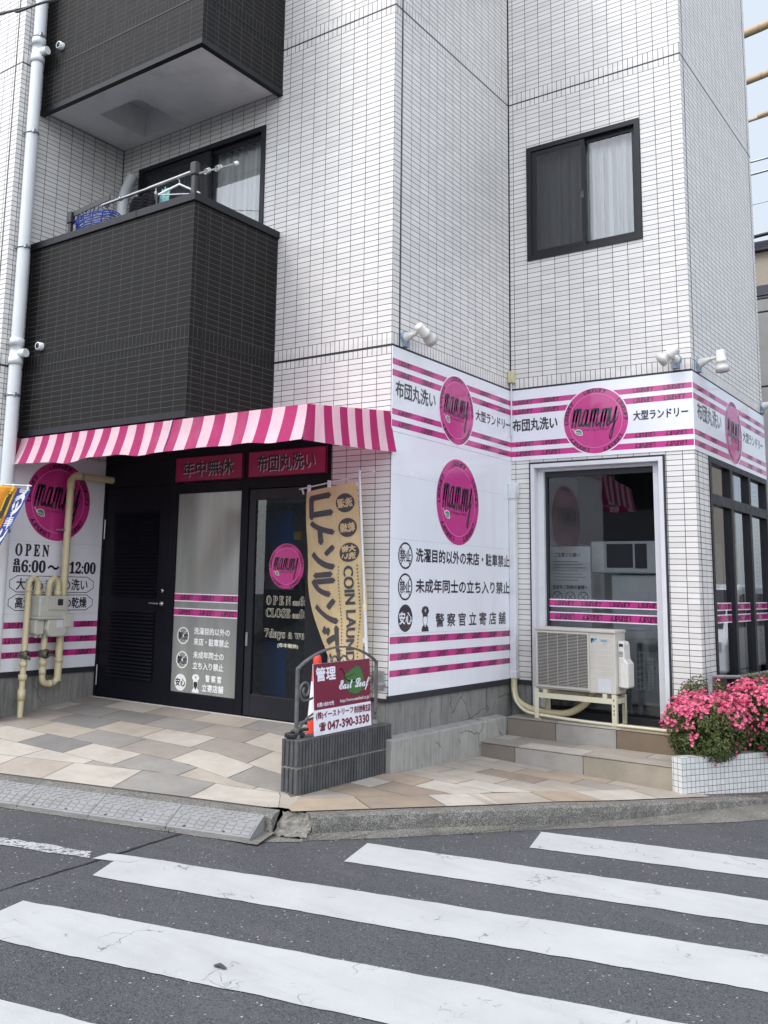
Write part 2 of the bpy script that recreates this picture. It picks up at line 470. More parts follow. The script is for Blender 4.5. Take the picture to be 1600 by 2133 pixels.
def fabric(name, c, tr=.35):
    m, nt, b = newmat(name)
    n = noise(nt, 5, 5); w = noise(nt, 90, 2)
    fade = noise(nt, 2.2, 6, rough=.65, stretch=(1, 1, .5))
    fc = mix(nt, n.st(.3, .7), sc3(c, .88), sc3(c, 1.05))
    fc = mix(nt, fade.st(.5, .75) * .3, fc, (.42, .36, .36, 1))
    nt.links.new(fc, b.inputs['Base Color'])
    b.inputs['Roughness'].default_value = .7
    bump(nt, b, noise(nt, 6, 4, stretch=(1.6, 1.6, .7)) * 3. + w * .1, .5, .016)
    t = nt.nodes.new('ShaderNodeBsdfTranslucent'); t.inputs[0].default_value = c
    mx = nt.nodes.new('ShaderNodeMixShader'); mx.inputs[0].default_value = tr
    nt.links.new(b.outputs[0], mx.inputs[1]); nt.links.new(t.outputs[0], mx.inputs[2])
    nt.links.new(mx.outputs[0], nt.nodes['Material Output'].inputs[0])
    return m
M['awn_pink'] = fabric('awning_magenta_canvas', lin(188, 42, 112), .4)
M['awn_light'] = fabric('awning_pale_pink_canvas', lin(246, 208, 218), .4)
for k in ('gold',): M[k] = fabric('tan_banner_cloth', lin(220, 198, 152), .3)
M['orange'] = fabric('orange_banner_cloth', lin(232, 152, 44), .3)
M['blue_cloth'] = fabric('blue_banner_cloth', lin(52, 72, 150), .2)

def glass(name, tint=(.75, .8, .8, 1), ior=1.5, rough=.0, extra=0.04, mul=1.6):
    m, nt, b = newmat(name)
    nt.nodes.remove(b)
    fr = nt.nodes.new('ShaderNodeFresnel'); fr.inputs[0].default_value = ior
    t = nt.nodes.new('ShaderNodeBsdfTransparent'); t.inputs[0].default_value = tint
    g = nt.nodes.new('ShaderNodeBsdfGlossy'); g.inputs['Roughness'].default_value = rough; g.inputs[0].default_value = (.95, .97, 1, 1)
    mx = nt.nodes.new('ShaderNodeMixShader')
    nt.links.new((S(nt, fr.outputs[0]) * mul + extra).cl().o, mx.inputs[0])
    nt.links.new(t.outputs[0], mx.inputs[1]); nt.links.new(g.outputs[0], mx.inputs[2])
    nt.links.new(mx.outputs[0], nt.nodes['Material Output'].inputs[0])
    return m
M['glass'] = glass('window_glass', (.9, .93, .93, 1))
M['glass_tint'] = glass('shop_glass', (.86, .90, .92, 1), mul=1.4, extra=.0)
M['glass_side'] = glass('side_glass', (.85, .88, .88, 1), extra=.05)
def frosted():
    m, nt, b = newmat('frosted_glass')
    b.inputs['Base Color'].default_value = (.26, .27, .25, 1)
    nt.links.new(mix(nt, noise(nt, 1.2, 3, stretch=(6, 1, .4)).st(.3, .7), (.21, .22, .205, 1), (.29, .30, .28, 1)), b.inputs['Base Color'])
    b.inputs['Roughness'].default_value = .13
    return m
M['frost'] = frosted()
def curtain(name, c):
    m, nt, b = newmat(name)
    n = noise(nt, 3, 3, stretch=(9, 1, .3))
    nt.links.new(mix(nt, n.st(.3, .7), sc3(c, .8), c), b.inputs['Base Color']); b.inputs['Roughness'].default_value = .9
    return m
M['curtain'] = curtain('white_curtain', (.85, .86, .85, 1))
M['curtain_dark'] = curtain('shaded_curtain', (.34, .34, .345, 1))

def concrete(name, c, streak=.6, crack=True):
    m, nt, b = newmat(name)
    n = noise(nt, 3.5, 7, rough=.65)
    col = mix(nt, n.st(.3, .72), sc3(c, .75), sc3(c, 1.15))
    s = noise(nt, 9, 6, rough=.7, stretch=(3.2, 3.2, .22))
    col = mix(nt, s.st(.5, .68) * streak, col, sc3(c, .34))
    s2 = noise(nt, 12, 4, rough=.6, stretch=(2., 2., .15))
    col = mix(nt, s2.st(.55, .7) * streak * .7, col, sc3(c, 1.6))
    if crack:
        cr = voro(nt, 2.6, 'DISTANCE_TO_EDGE', vecin=_warp(nt, .5)).lt(.012) * noise(nt, 1.7, 2).gt(.52)
        col = mix(nt, cr * .7, col, sc3(c, .22))
    nt.links.new(col, b.inputs['Base Color']); b.inputs['Roughness'].default_value = .85
    bump(nt, b, n + s * .3 + noise(nt, 90, 3) * .3, .35, .006)
    return m
def _warp(nt, k, scale=6):
    n = nt.nodes.new('ShaderNodeTexNoise'); n.inputs['Scale'].default_value = scale
    tc = coords(nt); nt.links.new(tc, n.inputs['Vector'])
    a = nt.nodes.new('ShaderNodeVectorMath'); a.operation = 'SCALE'; a.inputs['Scale'].default_value = k * .3
    nt.links.new(n.outputs['Color'], a.inputs[0])
    d = nt.nodes.new('ShaderNodeVectorMath'); d.operation = 'ADD'
    nt.links.new(tc, d.inputs[0]); nt.links.new(a.outputs[0], d.inputs[1])
    return d.outputs[0]
M['concrete'] = concrete('board_formed_concrete', (.20, .20, .19, 1))
M['cement'] = concrete('trowelled_cement', (.30, .295, .275, 1), .45)
M['pale_cement'] = plain('pale_cement_edge', (.42, .41, .38, 1), .85, var=.12, ns=14, bmp=.3)
def aggregate(name, c, dark, big=55.):
    m, nt, b = newmat(name)
    v = voro(nt, big, out='Color'); d = voro(nt, big)
    sepn = nt.nodes.new('ShaderNodeSeparateColor'); nt.links.new(v.o, sepn.inputs[0])
    r = S(nt, sepn.outputs[0])
    col = mix(nt, r.pw(1.6), dark, sc3(c, 1.5))
    n = noise(nt, 4, 6, rough=.7)
    col = mix(nt, n.st(.35, .7) * .7, col, sc3(c, .42))
    nt.links.new(col, b.inputs['Base Color']); b.inputs['Roughness'].default_value = .85
    bump(nt, b, d * -1. + n * .4, .55, .005)
    return m
M['kerb'] = aggregate('weathered_kerb', (.20, .195, .175, 1), (.075, .073, .066, 1), 170)
M['gutter'] = aggregate('gutter_concrete', (.20, .19, .165, 1), (.10, .098, .088, 1), 190)
M['rubble'] = plain('broken_mortar', (.17, .16, .14, 1), .9, var=.35, ns=30, bmp=.9, bs_=25)
M['grout'] = plain('dark_grout', (.10, .085, .07, 1), .9)
def asphalt():
    m, nt, b = newmat('asphalt')
    v = voro(nt, 150, out='Color'); d = voro(nt, 150)
    sepn = nt.nodes.new('ShaderNodeSeparateColor'); nt.links.new(v.o, sepn.inputs[0])
    r, g = S(nt, sepn.outputs[0]), S(nt, sepn.outputs[1])
    big = noise(nt, .8, 6, rough=.62)
    col = mix(nt, big.st(.32, .68), (.043, .045, .050, 1), (.070, .072, .078, 1))
    col = mix(nt, r.st(.2, 1.) * .5, col, (.088, .090, .097, 1))
    col = mix(nt, r.lt(.25) * .6, col, (.018, .019, .021, 1))
    col = mix(nt, g.gt(.955) * r.gt(.6) * .5, col, (.18, .18, .18, 1))
    col = mix(nt, noise(nt, 4, 6, stretch=(.4, 1.6, 1)).st(.55, .75) * .35, col, (.10, .10, .10, 1))
    cells = voro(nt, 120, out='Color'); s2 = nt.nodes.new('ShaderNodeSeparateColor'); nt.links.new(cells.o, s2.inputs[0])
    col = mix(nt, S(nt, s2.outputs[2]).gt(.9965), col, (.32, .32, .31, 1))
    nt.links.new(col, b.inputs['Base Color']); b.inputs['Roughness'].default_value = .8
    bump(nt, b, d * -1. + noise(nt, 60, 3) * .4, .6, .006)
    return m
M['asphalt'] = asphalt()
def paint(name, worn):
    m, nt, b = newmat(name)
    n = noise(nt, 2.2, 6, rough=.65)
    col = mix(nt, n.st(.3, .72), (.36, .366, .366, 1), (.43, .437, .437, 1))
    sm_ = noise(nt, 5, 5, rough=.65, stretch=(.25, 1.8, 1))
    col = mix(nt, sm_.st(.52, .72) * .30, col, (.275, .28, .28, 1))
    wv = _warp(nt, .55, 9)
    cr = voro(nt, 4.2, 'DISTANCE_TO_EDGE', vecin=wv)
    msk = noise(nt, 3.1, 4).st(.56, .63)
    line = cr.lt(.009) * msk
    cr2 = voro(nt, 11, 'DISTANCE_TO_EDGE', vecin=wv).lt(.022) * noise(nt, 6.3, 4).st(.62, .68)
    col = mix(nt, line.mx(cr2) * .75, col, (.10, .10, .105, 1))
    col = mix(nt, noise(nt, 130, 2).st(.6, .8) * .2, col, (.35, .35, .35, 1))
    if worn:
        w = noise(nt, 26, 5, rough=.75)
        v = voro(nt, 60)
        col = mix(nt, (w + v * .35).st(.70, .76), col, (.05, .052, .056, 1))
    nt.links.new(col, b.inputs['Base Color']); b.inputs['Roughness'].default_value = .6
    bump(nt, b, noise(nt, 70, 4) + line * -3., .4, .004)
    return m
M['paint'] = paint('white_road_paint', False)
M['worn'] = paint('worn_road_paint', True)
def stone(name, c):
    m, nt, b = newmat(name)
    n = noise(nt, 3.2, 8, rough=.68)
    col = mix(nt, n.st(.3, .7), sc3(c, .82), sc3(c, 1.14))
    s = noise(nt, 14, 5, rough=.7, stretch=(.6, 1.6, 1))
    col = mix(nt, s.st(.55, .75) * .35, col, sc3(c, .66))
    col = mix(nt, noise(nt, 160, 2).st(.55, .8) * .25, col, sc3(c, .7))
    col = mix(nt, noise(nt, 1.1, 6, rough=.65).st(.5, .75) * .38, col, (.14, .12, .10, 1))
    nt.links.new(col, b.inputs['Base Color']); b.inputs['Roughness'].default_value = .62
    bump(nt, b, n + noise(nt, 45, 4) * .4, .22, .006)
    return m
STONE = [stone('cream_paver', (.42, .39, .338, 1)), stone('sand_paver', (.355, .318, .265, 1)), stone('taupe_paver', (.285, .255, .222, 1)),
         stone('brown_paver', (.255, .205, .155, 1)), stone('grey_paver', (.25, .24, .22, 1)), stone('slate_paver', (.19, .185, .175, 1)), stone('tan_paver', (.34, .275, .20, 1))]
M['block'] = plain('ribbed_grey_block', (.060, .062, .066, 1), .85, var=.22, ns=9, bmp=.5, bs_=110, dirt=((.17, .17, .165, 1), 6., .5, (1, 1, .5)))
def leafmat(name, a, c, rough=.45, tr=.25):
    m, nt, b = newmat(name)
    n = voro(nt, 34, out='Color'); sp = nt.nodes.new('ShaderNodeSeparateColor'); nt.links.new(n.o, sp.inputs[0])
    col = mix(nt, S(nt, sp.outputs[0]), a, c)
    nt.links.new(col, b.inputs['Base Color']); b.inputs['Roughness'].default_value = rough
    t = nt.nodes.new('ShaderNodeBsdfTranslucent'); nt.links.new(col, t.inputs[0])
    mx = nt.nodes.new('ShaderNodeMixShader'); mx.inputs[0].default_value = tr
    nt.links.new(b.outputs[0], mx.inputs[1]); nt.links.new(t.outputs[0], mx.inputs[2])
    nt.links.new(mx.outputs[0], nt.nodes['Material Output'].inputs[0])
    return m
M['leaf'] = leafmat('azalea_leaf', (.032, .052, .012, 1), (.125, .155, .038, 1))
M['leaf_tan'] = leafmat('azalea_new_shoot', (.10, .10, .03, 1), (.19, .13, .06, 1))
M['petal'] = leafmat('azalea_petal', lin(212, 66, 112), lin(242, 146, 176), .6, .35)
M['twig'] = plain('azalea_twig', (.06, .045, .03, 1), .9)
M['soil'] = plain('planter_soil', (.03, .022, .015, 1), .95, bmp=.6)

# ================================================================ SETTING: ground
def clip(poly, a, b, c):
    """keep the part of a convex 2-D polygon where a*x + b*y + c >= 0"""
    out = []
    for i in range(len(poly)):
        p, q = poly[i], poly[(i + 1) % len(poly)]
        dp, dq = a * p[0] + b * p[1] + c, a * q[0] + b * q[1] + c
        if dp >= 0: out.append(p)
        if dp * dq < 0:
            t = dp / (dp - dq); out.append((p[0] + t * (q[0] - p[0]), p[1] + t * (q[1] - p[1])))
    return out
def side(p, q):
    """half plane left of p->q"""
    dx, dy = q[0] - p[0], q[1] - p[1]
    return (-dy, dx, dy * p[0] - dx * p[1])
mb = MB()
xs = [-90, -12, -6, -3, 0, 1, 2, 3, 4, 5, 9, 90]; ys = [-90, -14, -9, -6, -4, -2, 0, 2, 5, 12, 30, 90]
for i in range(len(xs) - 1):
    for j in range(len(ys) - 1):
        mb.face([(x, y, z_road(x, y)) for x, y in ((xs[i], ys[j]), (xs[i + 1], ys[j]), (xs[i + 1], ys[j + 1]), (xs[i], ys[j + 1]))])
road = tag(mb.build('road', M['asphalt']), kind='structure')
# painted markings: strips laid 4 mm above the road, following its cross fall
def strip(name, poly, m, jit=.005, lift=.004):
    mb = MB()
    a, b, c, d = [Vector((p[0], p[1], 0)) for p in poly]     # a->b upper edge, d->c lower edge
    n = max(6, int((b - a).length / .045)); L = []
    rnd = random.Random(int(a.x * 1000) + 5)
    w1 = w2 = 0
    for i in range(n + 1):
        t = i / n
        w1 = w1 * .6 + rnd.uniform(-jit, jit); w2 = w2 * .6 + rnd.uniform(-jit, jit)
        nn = (d - a).normalized()
        p, q = a.lerp(b, t) + nn * w1, d.lerp(c, t) + nn * w2
        L.append((p, q))
    for i in range(n):
        (p, q), (r, s_) = L[i], L[i + 1]
        mb.face([(v.x, v.y, z_road(v.x, v.y) + lift) for v in (q, s_, r, p)])
    return mb.build(name, m, road)
dR = Vector((.966, .258)); nR = Vector((-.258, .966))
def ext(p, L): return (p[0] + dR.x * L, p[1] + dR.y * L)
def along(p, q, L):
    v = (Vector(q) - Vector(p)).normalized(); return tuple(Vector(p) + v * L)
ST = [((1.409, -.246), (2.724, .237), (1.512, -.655), (2.814, -.18)),
      ((.733, -1.343), (2.905, -.60), (.846, -1.751), (2.995, -1.018)),
      ((-.138, -2.584), (3.085, -1.436), (.029, -2.941), (3.183, -1.888)),
      ((.09, -3.42), (1.845, -2.831), (.20, -3.863), (2.12, -3.246)),
      ((.33, -4.312), (1.328, -3.991), (.46, -4.74), (1.5, -4.41))]
for tl, tr, bl, br in ST:
    strip('crosswalk_stripe', [tl, along(tl, tr, 4.1), along(bl, br, 4.0), bl], M['paint'])
strip('edge_line', [(-6.4, -4.235), (-.335, -2.650), (-.235, -2.752), (-6.33, -4.385)], M['worn'], .010)
strip('edge_line', [(-.225, -2.612), (.02, -2.532), (.0, -2.66), (-.215, -2.742)], M['paint'], .004, .0047)
strip('road_joint', [(-.247, -1.75), (-.095, -3.62), (-.115, -3.62), (-.262, -1.75)], M['cable'], .006, .003)

# kerb, gutter, pavement on the crossing side
KF = smooth_path([(.42, -1.514, 0), (1.219, -.347, 0), (1.713, .496, 0), (2.144, 1.37, 0), (2.377, 1.86, 0), (3.0, 3.3, 0), (3.6, 5, 0), (4.3, 8, 0), (5.6, 14, 0)], 24)
GE = smooth_path([(.40, -1.61, 0), (.743, -1.166, 0), (1.246, -.404, 0), (1.764, .343, 0), (2.478, 1.377, 0), (3.25, 3.05, 0), (3.9, 4.9, 0), (4.6, 8, 0), (5.9, 14, 0)], 24)
mb = MB(); gb = MB()
rnd = random.Random(3)
sect = []
for i, p in enumerate(KF):
    t = (KF[min(i + 1, len(KF) - 1)] - KF[max(i - 1, 0)]).normalized(); nl = Vector((-t.y, t.x, 0))
    z = z_walk(p.x, p.y)
    j = lambda a: rnd.uniform(-a, a)
    sect.append([p + nl * .12 + Vector((0, 0, z + .001)), p + nl * (.028 + j(.006)) + Vector((0, 0, z + j(.003))), p + nl * (.006 + j(.004)) + Vector((0, 0, z - .014 + j(.004))),
                 p - nl * (.004 + j(.005)) + Vector((0, 0, z - .055 + j(.004))), p - nl * .012 + Vector((0, 0, z - .12))])
for i in range(len(sect) - 1):
    for k in range(4):
        mb.face([sect[i][k], sect[i][k + 1], sect[i + 1][k + 1], sect[i + 1][k]][::-1], sm=False)
mb.face(sect[0])
kerb = tag(mb.build('kerb', M['kerb']), kind='structure')
for i in range(len(KF) - 1):
    a, b = KF[i], KF[i + 1]
    ia, ib = GE[int(i / (len(KF) - 1) * (len(GE) - 1))], GE[int((i + 1) / (len(KF) - 1) * (len(GE) - 1))]
    zi = lambda p: max(z_walk(p.x, p.y) - .080, z_road(p.x, p.y) + .022)
    q = [(a.x - .014, a.y + .009, zi(a)), (ia.x + rnd.uniform(-.006, .006), ia.y, z_road(ia.x, ia.y) + .003), (ib.x, ib.y, z_road(ib.x, ib.y) + .003), (b.x - .014, b.y + .009, zi(b))]
    gb.face(q)
# gutter on the driveway side, and the patch round the corner
EL, NL = Vector((.9716, .2366, 0)), Vector((-.2366, .9716, 0))
K0 = Vector((.114, -1.576, 0))
def kl(s_, w): return K0 + EL * s_ + NL * w
for i in range(57):
    a, b = -5.6 + i * .1, -5.6 + (i + 1) * .1
    w0, w1 = -.345 - rnd.uniform(0, .012), -.345 - rnd.uniform(0, .012)
    gb.face([tuple(kl(a, w0)[:2]) + (.003,), tuple(kl(b, w1)[:2]) + (.003,), tuple(kl(b, -.10)[:2]) + (.022,), tuple(kl(a, -.10)[:2]) + (.022,)])
gb.face([(x, y, z_road(x, y) + .0035) for x, y in ((.26, -1.80), (.42, -1.63), (.47, -1.45), (.02, -1.62), (.10, -1.84))])
tag(gb.build('gutter', M['gutter']), kind='structure')
# driveway kerb strip with its broken end
mb = MB(); sect = []
for i in range(101):
    s_ = -5.8 + i * .0588
    j = lambda a: rnd.uniform(-a, a)
    zt = .133
    sect.append([kl(s_, .005) + Vector((0, 0, zt)), kl(s_, -.085 + j(.004)) + Vector((0, 0, zt - .012 + j(.002))), kl(s_, -.108 + j(.004)) + Vector((0, 0, zt - .028 + j(.003))), kl(s_, -.122) + Vector((0, 0, .0))])
for i in range(100):
    for k in range(3): mb.face([sect[i][k], sect[i][k + 1], sect[i + 1][k + 1], sect[i + 1][k]][::-1])
mb.face(sect[-1][::-1])
tag(mb.build('kerb', M['kerb']), kind='structure')
mb = MB()                                  # broken mortar between the two kerbs
nx, ny = 12, 12
def rub(i, j):
    u, v = i / nx, j / ny
    p = Vector((.19, -1.52)) * (1 - u) * (1 - v) + Vector((.42, -1.43)) * u * (1 - v) + Vector((.43, -1.585)) * u * v + Vector((.225, -1.655)) * (1 - u) * v
    r2 = random.Random(i * 31 + j)
    base = .105 * (1 - v ** 1.4) + .004
    step = .016 * math.sin(v * 15 + u * 2.)
    return (p.x + r2.uniform(-.006, .006), p.y + r2.uniform(-.006, .006), base + step * (1 - v) + r2.uniform(-.008, .008))
for i in range(nx):
    for j in range(ny): mb.face([rub(i, j + 1), rub(i + 1, j + 1), rub(i + 1, j), rub(i, j)])
tag(mb.build('kerb_gap', M['rubble']), kind='structure')

# ---- paving
def lay(mb, rects, cuts, zf, gap=.0032, lift=.004):
    for poly, mi in rects:
        for c in cuts:
            poly = clip(poly, *c)
            if len(poly) < 3: break
        if len(poly) < 3: continue
        cx = sum(p[0] for p in poly) / len(poly); cy = sum(p[1] for p in poly) / len(poly)
        q = []
        for x, y in poly:
            d = math.hypot(x - cx, y - cy) or 1
            k = max(0, 1 - gap * 1.4 / d)
            q.append((cx + (x - cx) * k, cy + (y - cy) * k))
        # subdivide long cells so that they follow the ruled slope
        if zf is z_apron:
            y0_, y1_ = min(p[1] for p in q), max(p[1] for p in q); n_ = max(1, int((y1_ - y0_) / .08)); xm = [min(p[0] for p in q), max(p[0] for p in q)]
            nx_ = max(1, int((xm[1] - xm[0]) / .16))
            for a_ in range(n_):
                band = clip(clip(q, 0, 1, -(y0_ + (y1_ - y0_) * a_ / n_)), 0, -1, y0_ + (y1_ - y0_) * (a_ + 1) / n_)
                for b_ in range(nx_):
                    cell = clip(clip(band, 1, 0, -(xm[0] + (xm[1] - xm[0]) * b_ / nx_)), -1, 0, xm[0] + (xm[1] - xm[0]) * (b_ + 1) / nx_) if len(band) > 2 else []
                    if len(cell) > 2: mb.face([(x, y, zf(x, y) + lift) for x, y in cell], mi, sm=True)
            continue
        mb.face([(x, y, zf(x, y) + lift) for x, y in q], mi)
rnd = random.Random(21)
PM = [M['grout']] + STONE           # 1 cream 2 sand 3 taupe 4 brown 5 grey 6 slate 7 tan
inl = (kl(-8, .385), kl(2, .385))
cutL = [side(inl[0], inl[1]), side((.0, -3), (.0, 3))]
rects = []
fixed = {(1, -2.78): 6, (2, -1.87): 1, (2, -2.47): 2, (1, -2.18): 5, (1, -1.58): 3, (2, -1.27): 3, (2, -.67): 1, (3, -2.39): 5, (3, -1.79): 3, (3, -1.19): 1, (3, -2.99): 2, (1, -.98): 1, (0, -2.5): 3, (0, -1.9): 2, (0, -1.3): 5, (0, -.7): 2,
         (3, -.59): 5, (4, -2.09): 1, (4, -1.49): 5, (2, -3.07): 6, (4, -2.69): 6, (4, -.89): 2, (1, -3.38): 5}
offs = [-2.5, -2.18, -1.87, -1.79, -2.09, -2.3, -1.95, -2.2, -2.4]
for r in range(9):
    for k in range(-7, 5):
        x = round(offs[r] + .6 * k, 2); y = -.305 * r
        mi = fixed.get((r, x)) or rnd.choice([1, 2, 2, 3, 5, 5, 6, 1, 3])
        rects.append(([(x, y - .305), (x + .6, y - .305), (x + .6, y), (x, y)], mi))
mb = MB()
lay(mb, rects, cutL, z_apron)
fr = []
edges = [-4.9, -4.25, -3.6, -3.0, -2.4, -1.865, -1.24, -.62, .0, .25]
cols = [2, 5, 1, 6, 5, 1, 5, 1, 2]
cols = [5, 2, 6, 1, 2, 1, 5, 1, 2]
for i in range(9):
    a, b = edges[i], edges[i + 1]
    fr.append(([tuple(kl(a, .008)[:2]), tuple(kl(b, .008)[:2]), tuple(kl(b, .385)[:2]), tuple(kl(a, .385)[:2])], cols[i]))
lay(mb, fr, [side((.10, -1.57), (-.10, -1.205))], z_apron)
for tri, mi in (([(.103, -1.572, .140), (.155, -1.53, .1405), (-.028, -1.292, .149), (-.112, -1.21, .152)], 1), ([(.158, -1.528, .1405), (.215, -1.50, .137), (.064, -1.19, .1425), (-.026, -1.29, .149)], 2), ([(-.024, -1.288, .149), (.062, -1.19, .1425), (.05, -1.12, .142), (-.12, -1.12, .152), (-.11, -1.206, .152)], 2)):
    for k in range(1, len(tri) - 1): mb.face([tri[0], tri[k], tri[k + 1]], mi)
for i in range(40):                        # grout bed under the slabs
    x0, x1 = -6 + i * .155, -6 + (i + 1) * .155
    yy = lambda x: -1.576 + (x - .114) * .2435
    n = 8
    for j in range(n):
        if x1 > .05: continue
        f0, f1 = j / n, (j + 1) / n
        P = [(x0, yy(x0) * f1), (x1, yy(x1) * f1), (x1, yy(x1) * f0), (x0, yy(x0) * f0)]
        mb.face([(x, y, z_apron(x, y)) for x, y in P], 0)
tag(mb.build('entrance_paving', PM), kind='structure')
# crossing side
mb = MB(); rects = []
KB = [(.33, -1.46), (1.13, -.29), (1.62, .55), (2.06, 1.43), (2.9, 3.3), (3.5, 5), (4.2, 8)]
fixed = {}
for r in range(-6, 7):
    for k in range(-3, 8):
        x = .084 + .02 + .5 * k + (.18 * r) % .5; y = .295 * r
        rects.append(([(x, y), (x + .5, y), (x + .5, y + .295), (x, y + .295)], rnd.choice([1, 2, 2, 3, 4, 7, 7, 1, 3, 2])))
def off(p, q, w):
    d = (Vector(q) - Vector(p)).normalized(); n_ = Vector((-d.y, d.x)); return tuple(Vector(p) + n_ * w), tuple(Vector(q) + n_ * w)
ins = [off(KB[i], KB[i + 1], .31) for i in range(3)]
lay(mb, rects, [side(*s_) for s_ in ins] + [side((.05, 3), (.05, -3))] , z_walk)
for i in range(3):
    a, b = Vector(KB[i]), Vector(KB[i + 1]); L = (b - a).length; d = (b - a) / L; n_ = Vector((-d.y, d.x)); pos = -.1; ci = 0
    seq = [[7, 4, 1], [2, 7, 1], [1, 2, 3]][i]
    while pos < L:
        e = min(pos + .55, L)
        q = [a + d * pos, a + d * e, a + d * e + n_ * .31, a + d * pos + n_ * .31]
        cuts = []
        if i: cuts.append(side(*off(KB[i - 1], KB[i], .0)))
        lay(mb, [([tuple(p) for p in q], seq[ci % 3])], cuts, z_walk, lift=.0045 + i * .0004); ci += 1
        pos = e
for i in range(len(KB) - 1):
    a, b = KB[i], KB[i + 1]
    n = 6
    for j in range(n):
        p, q = Vector(a).lerp(Vector(b), j / n), Vector(a).lerp(Vector(b), (j + 1) / n)
        for f0, f1 in ((0, .3), (.3, .6), (.6, 1)):
            A = [Vector((0.0, p.y)).lerp(p, f0), Vector((0.0, p.y)).lerp(p, f1), Vector((0.0, q.y)).lerp(q, f1), Vector((0.0, q.y)).lerp(q, f0)]
            mb.face([(v.x, v.y, z_walk(v.x, v.y)) for v in A], 0)
mb.face([(x, y, z_walk(x, y) + .0035) for x, y in ((.212, -1.502), (.36, -1.40), (.24, -1.12), (.06, -1.19))], 7)
tag(mb.build('pavement', PM), kind='structure')

# ================================================================ SETTING: the building
B = thing('apartment_building', 'white tiled apartment building with black balconies and a coin laundry on its ground floor', 'building', (-1.0, 2.0, 0))
def wall(mb, fn, u0, u1, v0, v1, holes, uo, m=0, flip=False):
    us = sorted({u0, u1} | {h[i] for h in holes for i in (0, 1) if u0 < h[i] < u1})
    vs = sorted({v0, v1} | {h[i] for h in holes for i in (2, 3) if v0 < h[i] < v1})
    for i in range(len(us) - 1):
        for j in range(len(vs) - 1):
            a, b, c, d = us[i], us[i + 1], vs[j], vs[j + 1]
            cu, cv = (a + b) / 2, (c + d) / 2
            if any(h[0] < cu < h[1] and h[2] < cv < h[3] for h in holes): continue
            q = [(a, c), (b, c), (b, d), (a, d)]
            if flip: q = q[::-1]
            mb.face([fn(u, v) for u, v in q], m, [(u + uo, v) for u, v in q])
YE = D2 + D4
WA = (-3.312, -1.494, 3.96, 6.01)
WB = (.212, 1.402, 4.94, 6.18)
mb = MB()
wall(mb, lambda u, v: (u, 0, v), XL, 0, ZD, TOP, [(XL - 1, -.612, 0, 2.87), WA, (WA[0], WA[1], WA[2] + FL, WA[3] + FL)], .155)
wall(mb, lambda u, v: (0, u, v), 0, D2, ZD, TOP, [], -D2 + 1e-4)
wall(mb, lambda u, v: (u, D2, v), 0, D3, ZD, TOP, [(.204, 1.547, 0, 2.835), WB, (WB[0], WB[1], WB[2] + FL, WB[3] + FL)], -D3 + .105)
wall(mb, lambda u, v: (D3, u, v), D2, YE, ZD - .3, TOP, [(2.665, YE - .02, .47, 2.86)], -D2 - .1)
wall(mb, lambda u, v: (XL, u, v), PF, 0, ZD, TOP, [], -PF - .06, flip=False)
wall(mb, lambda u, v: (u, PF, v), -7.5, XL, ZD, TOP, [], 3.6)
wall(mb, lambda u, v: (u, YE, v), -7.5, D3, 0, TOP, [], 0, flip=True)
wall(mb, lambda u, v: (-7.5, u, v), PF, YE, 0, TOP, [], 0, flip=True)
mb.face([(-7.5, PF, TOP), (XL, PF, TOP), (XL, YE, TOP), (-7.5, YE, TOP)], 1)
mb.face([(XL, 0, TOP), (0, 0, TOP), (0, YE, TOP), (XL, YE, TOP)], 1)
mb.face([(0, D2, TOP), (D3, D2, TOP), (D3, YE, TOP), (0, YE, TOP)], 1)
# sealed movement joints
g = .0016
def seal(f, a, b, v0, v1): mb.face([f(a, v0), f(b, v0), f(b, v1), f(a, v1)], 1)
seal(lambda u, v: (g, u, v), .100, .118, H1, TOP)
seal(lambda u, v: (g, u, v), D2 - .012, D2, H1 - .0, TOP)
seal(lambda u, v: (u, D2 - g, v), 0, .012, H1, TOP)
seal(lambda u, v: (D3 + g, u, v), D2 + .093, D2 + .108, ZD, TOP)
seal(lambda u, v: (D3 + g, u, v), YE - .115, YE - .100, 2.9, TOP)
seal(lambda u, v: (XL - .118 + u, PF - g, v), 0, .017, ZD, TOP)
seal(lambda u, v: (u, -g, v), XL, XL + .016, H1, TOP)
for k in range(3):                                     # recessed slab joints, drawn proud as sealant lines
    z = H1 + k * FL; hh = .010 if k == 0 else .006
    seal(lambda u, v: (u, -g, v), -1.3, 0, z - hh, z + hh)
    seal(lambda u, v: (g, u, v), 0, D2, z - hh, z + hh)
    seal(lambda u, v: (u, D2 - g, v), 0, D3, z - hh, z + hh)
    seal(lambda u, v: (D3 + g, u, v), D2, YE, z - hh, z + hh)
    seal(lambda u, v: (u, PF - g, v), -7.5, XL, z - hh, z + hh)
    seal(lambda u, v: (XL + g, u, v), PF, -1.13, z - hh, z + hh)
mb.build('wall', [M['tile'], M['sealant']], B)
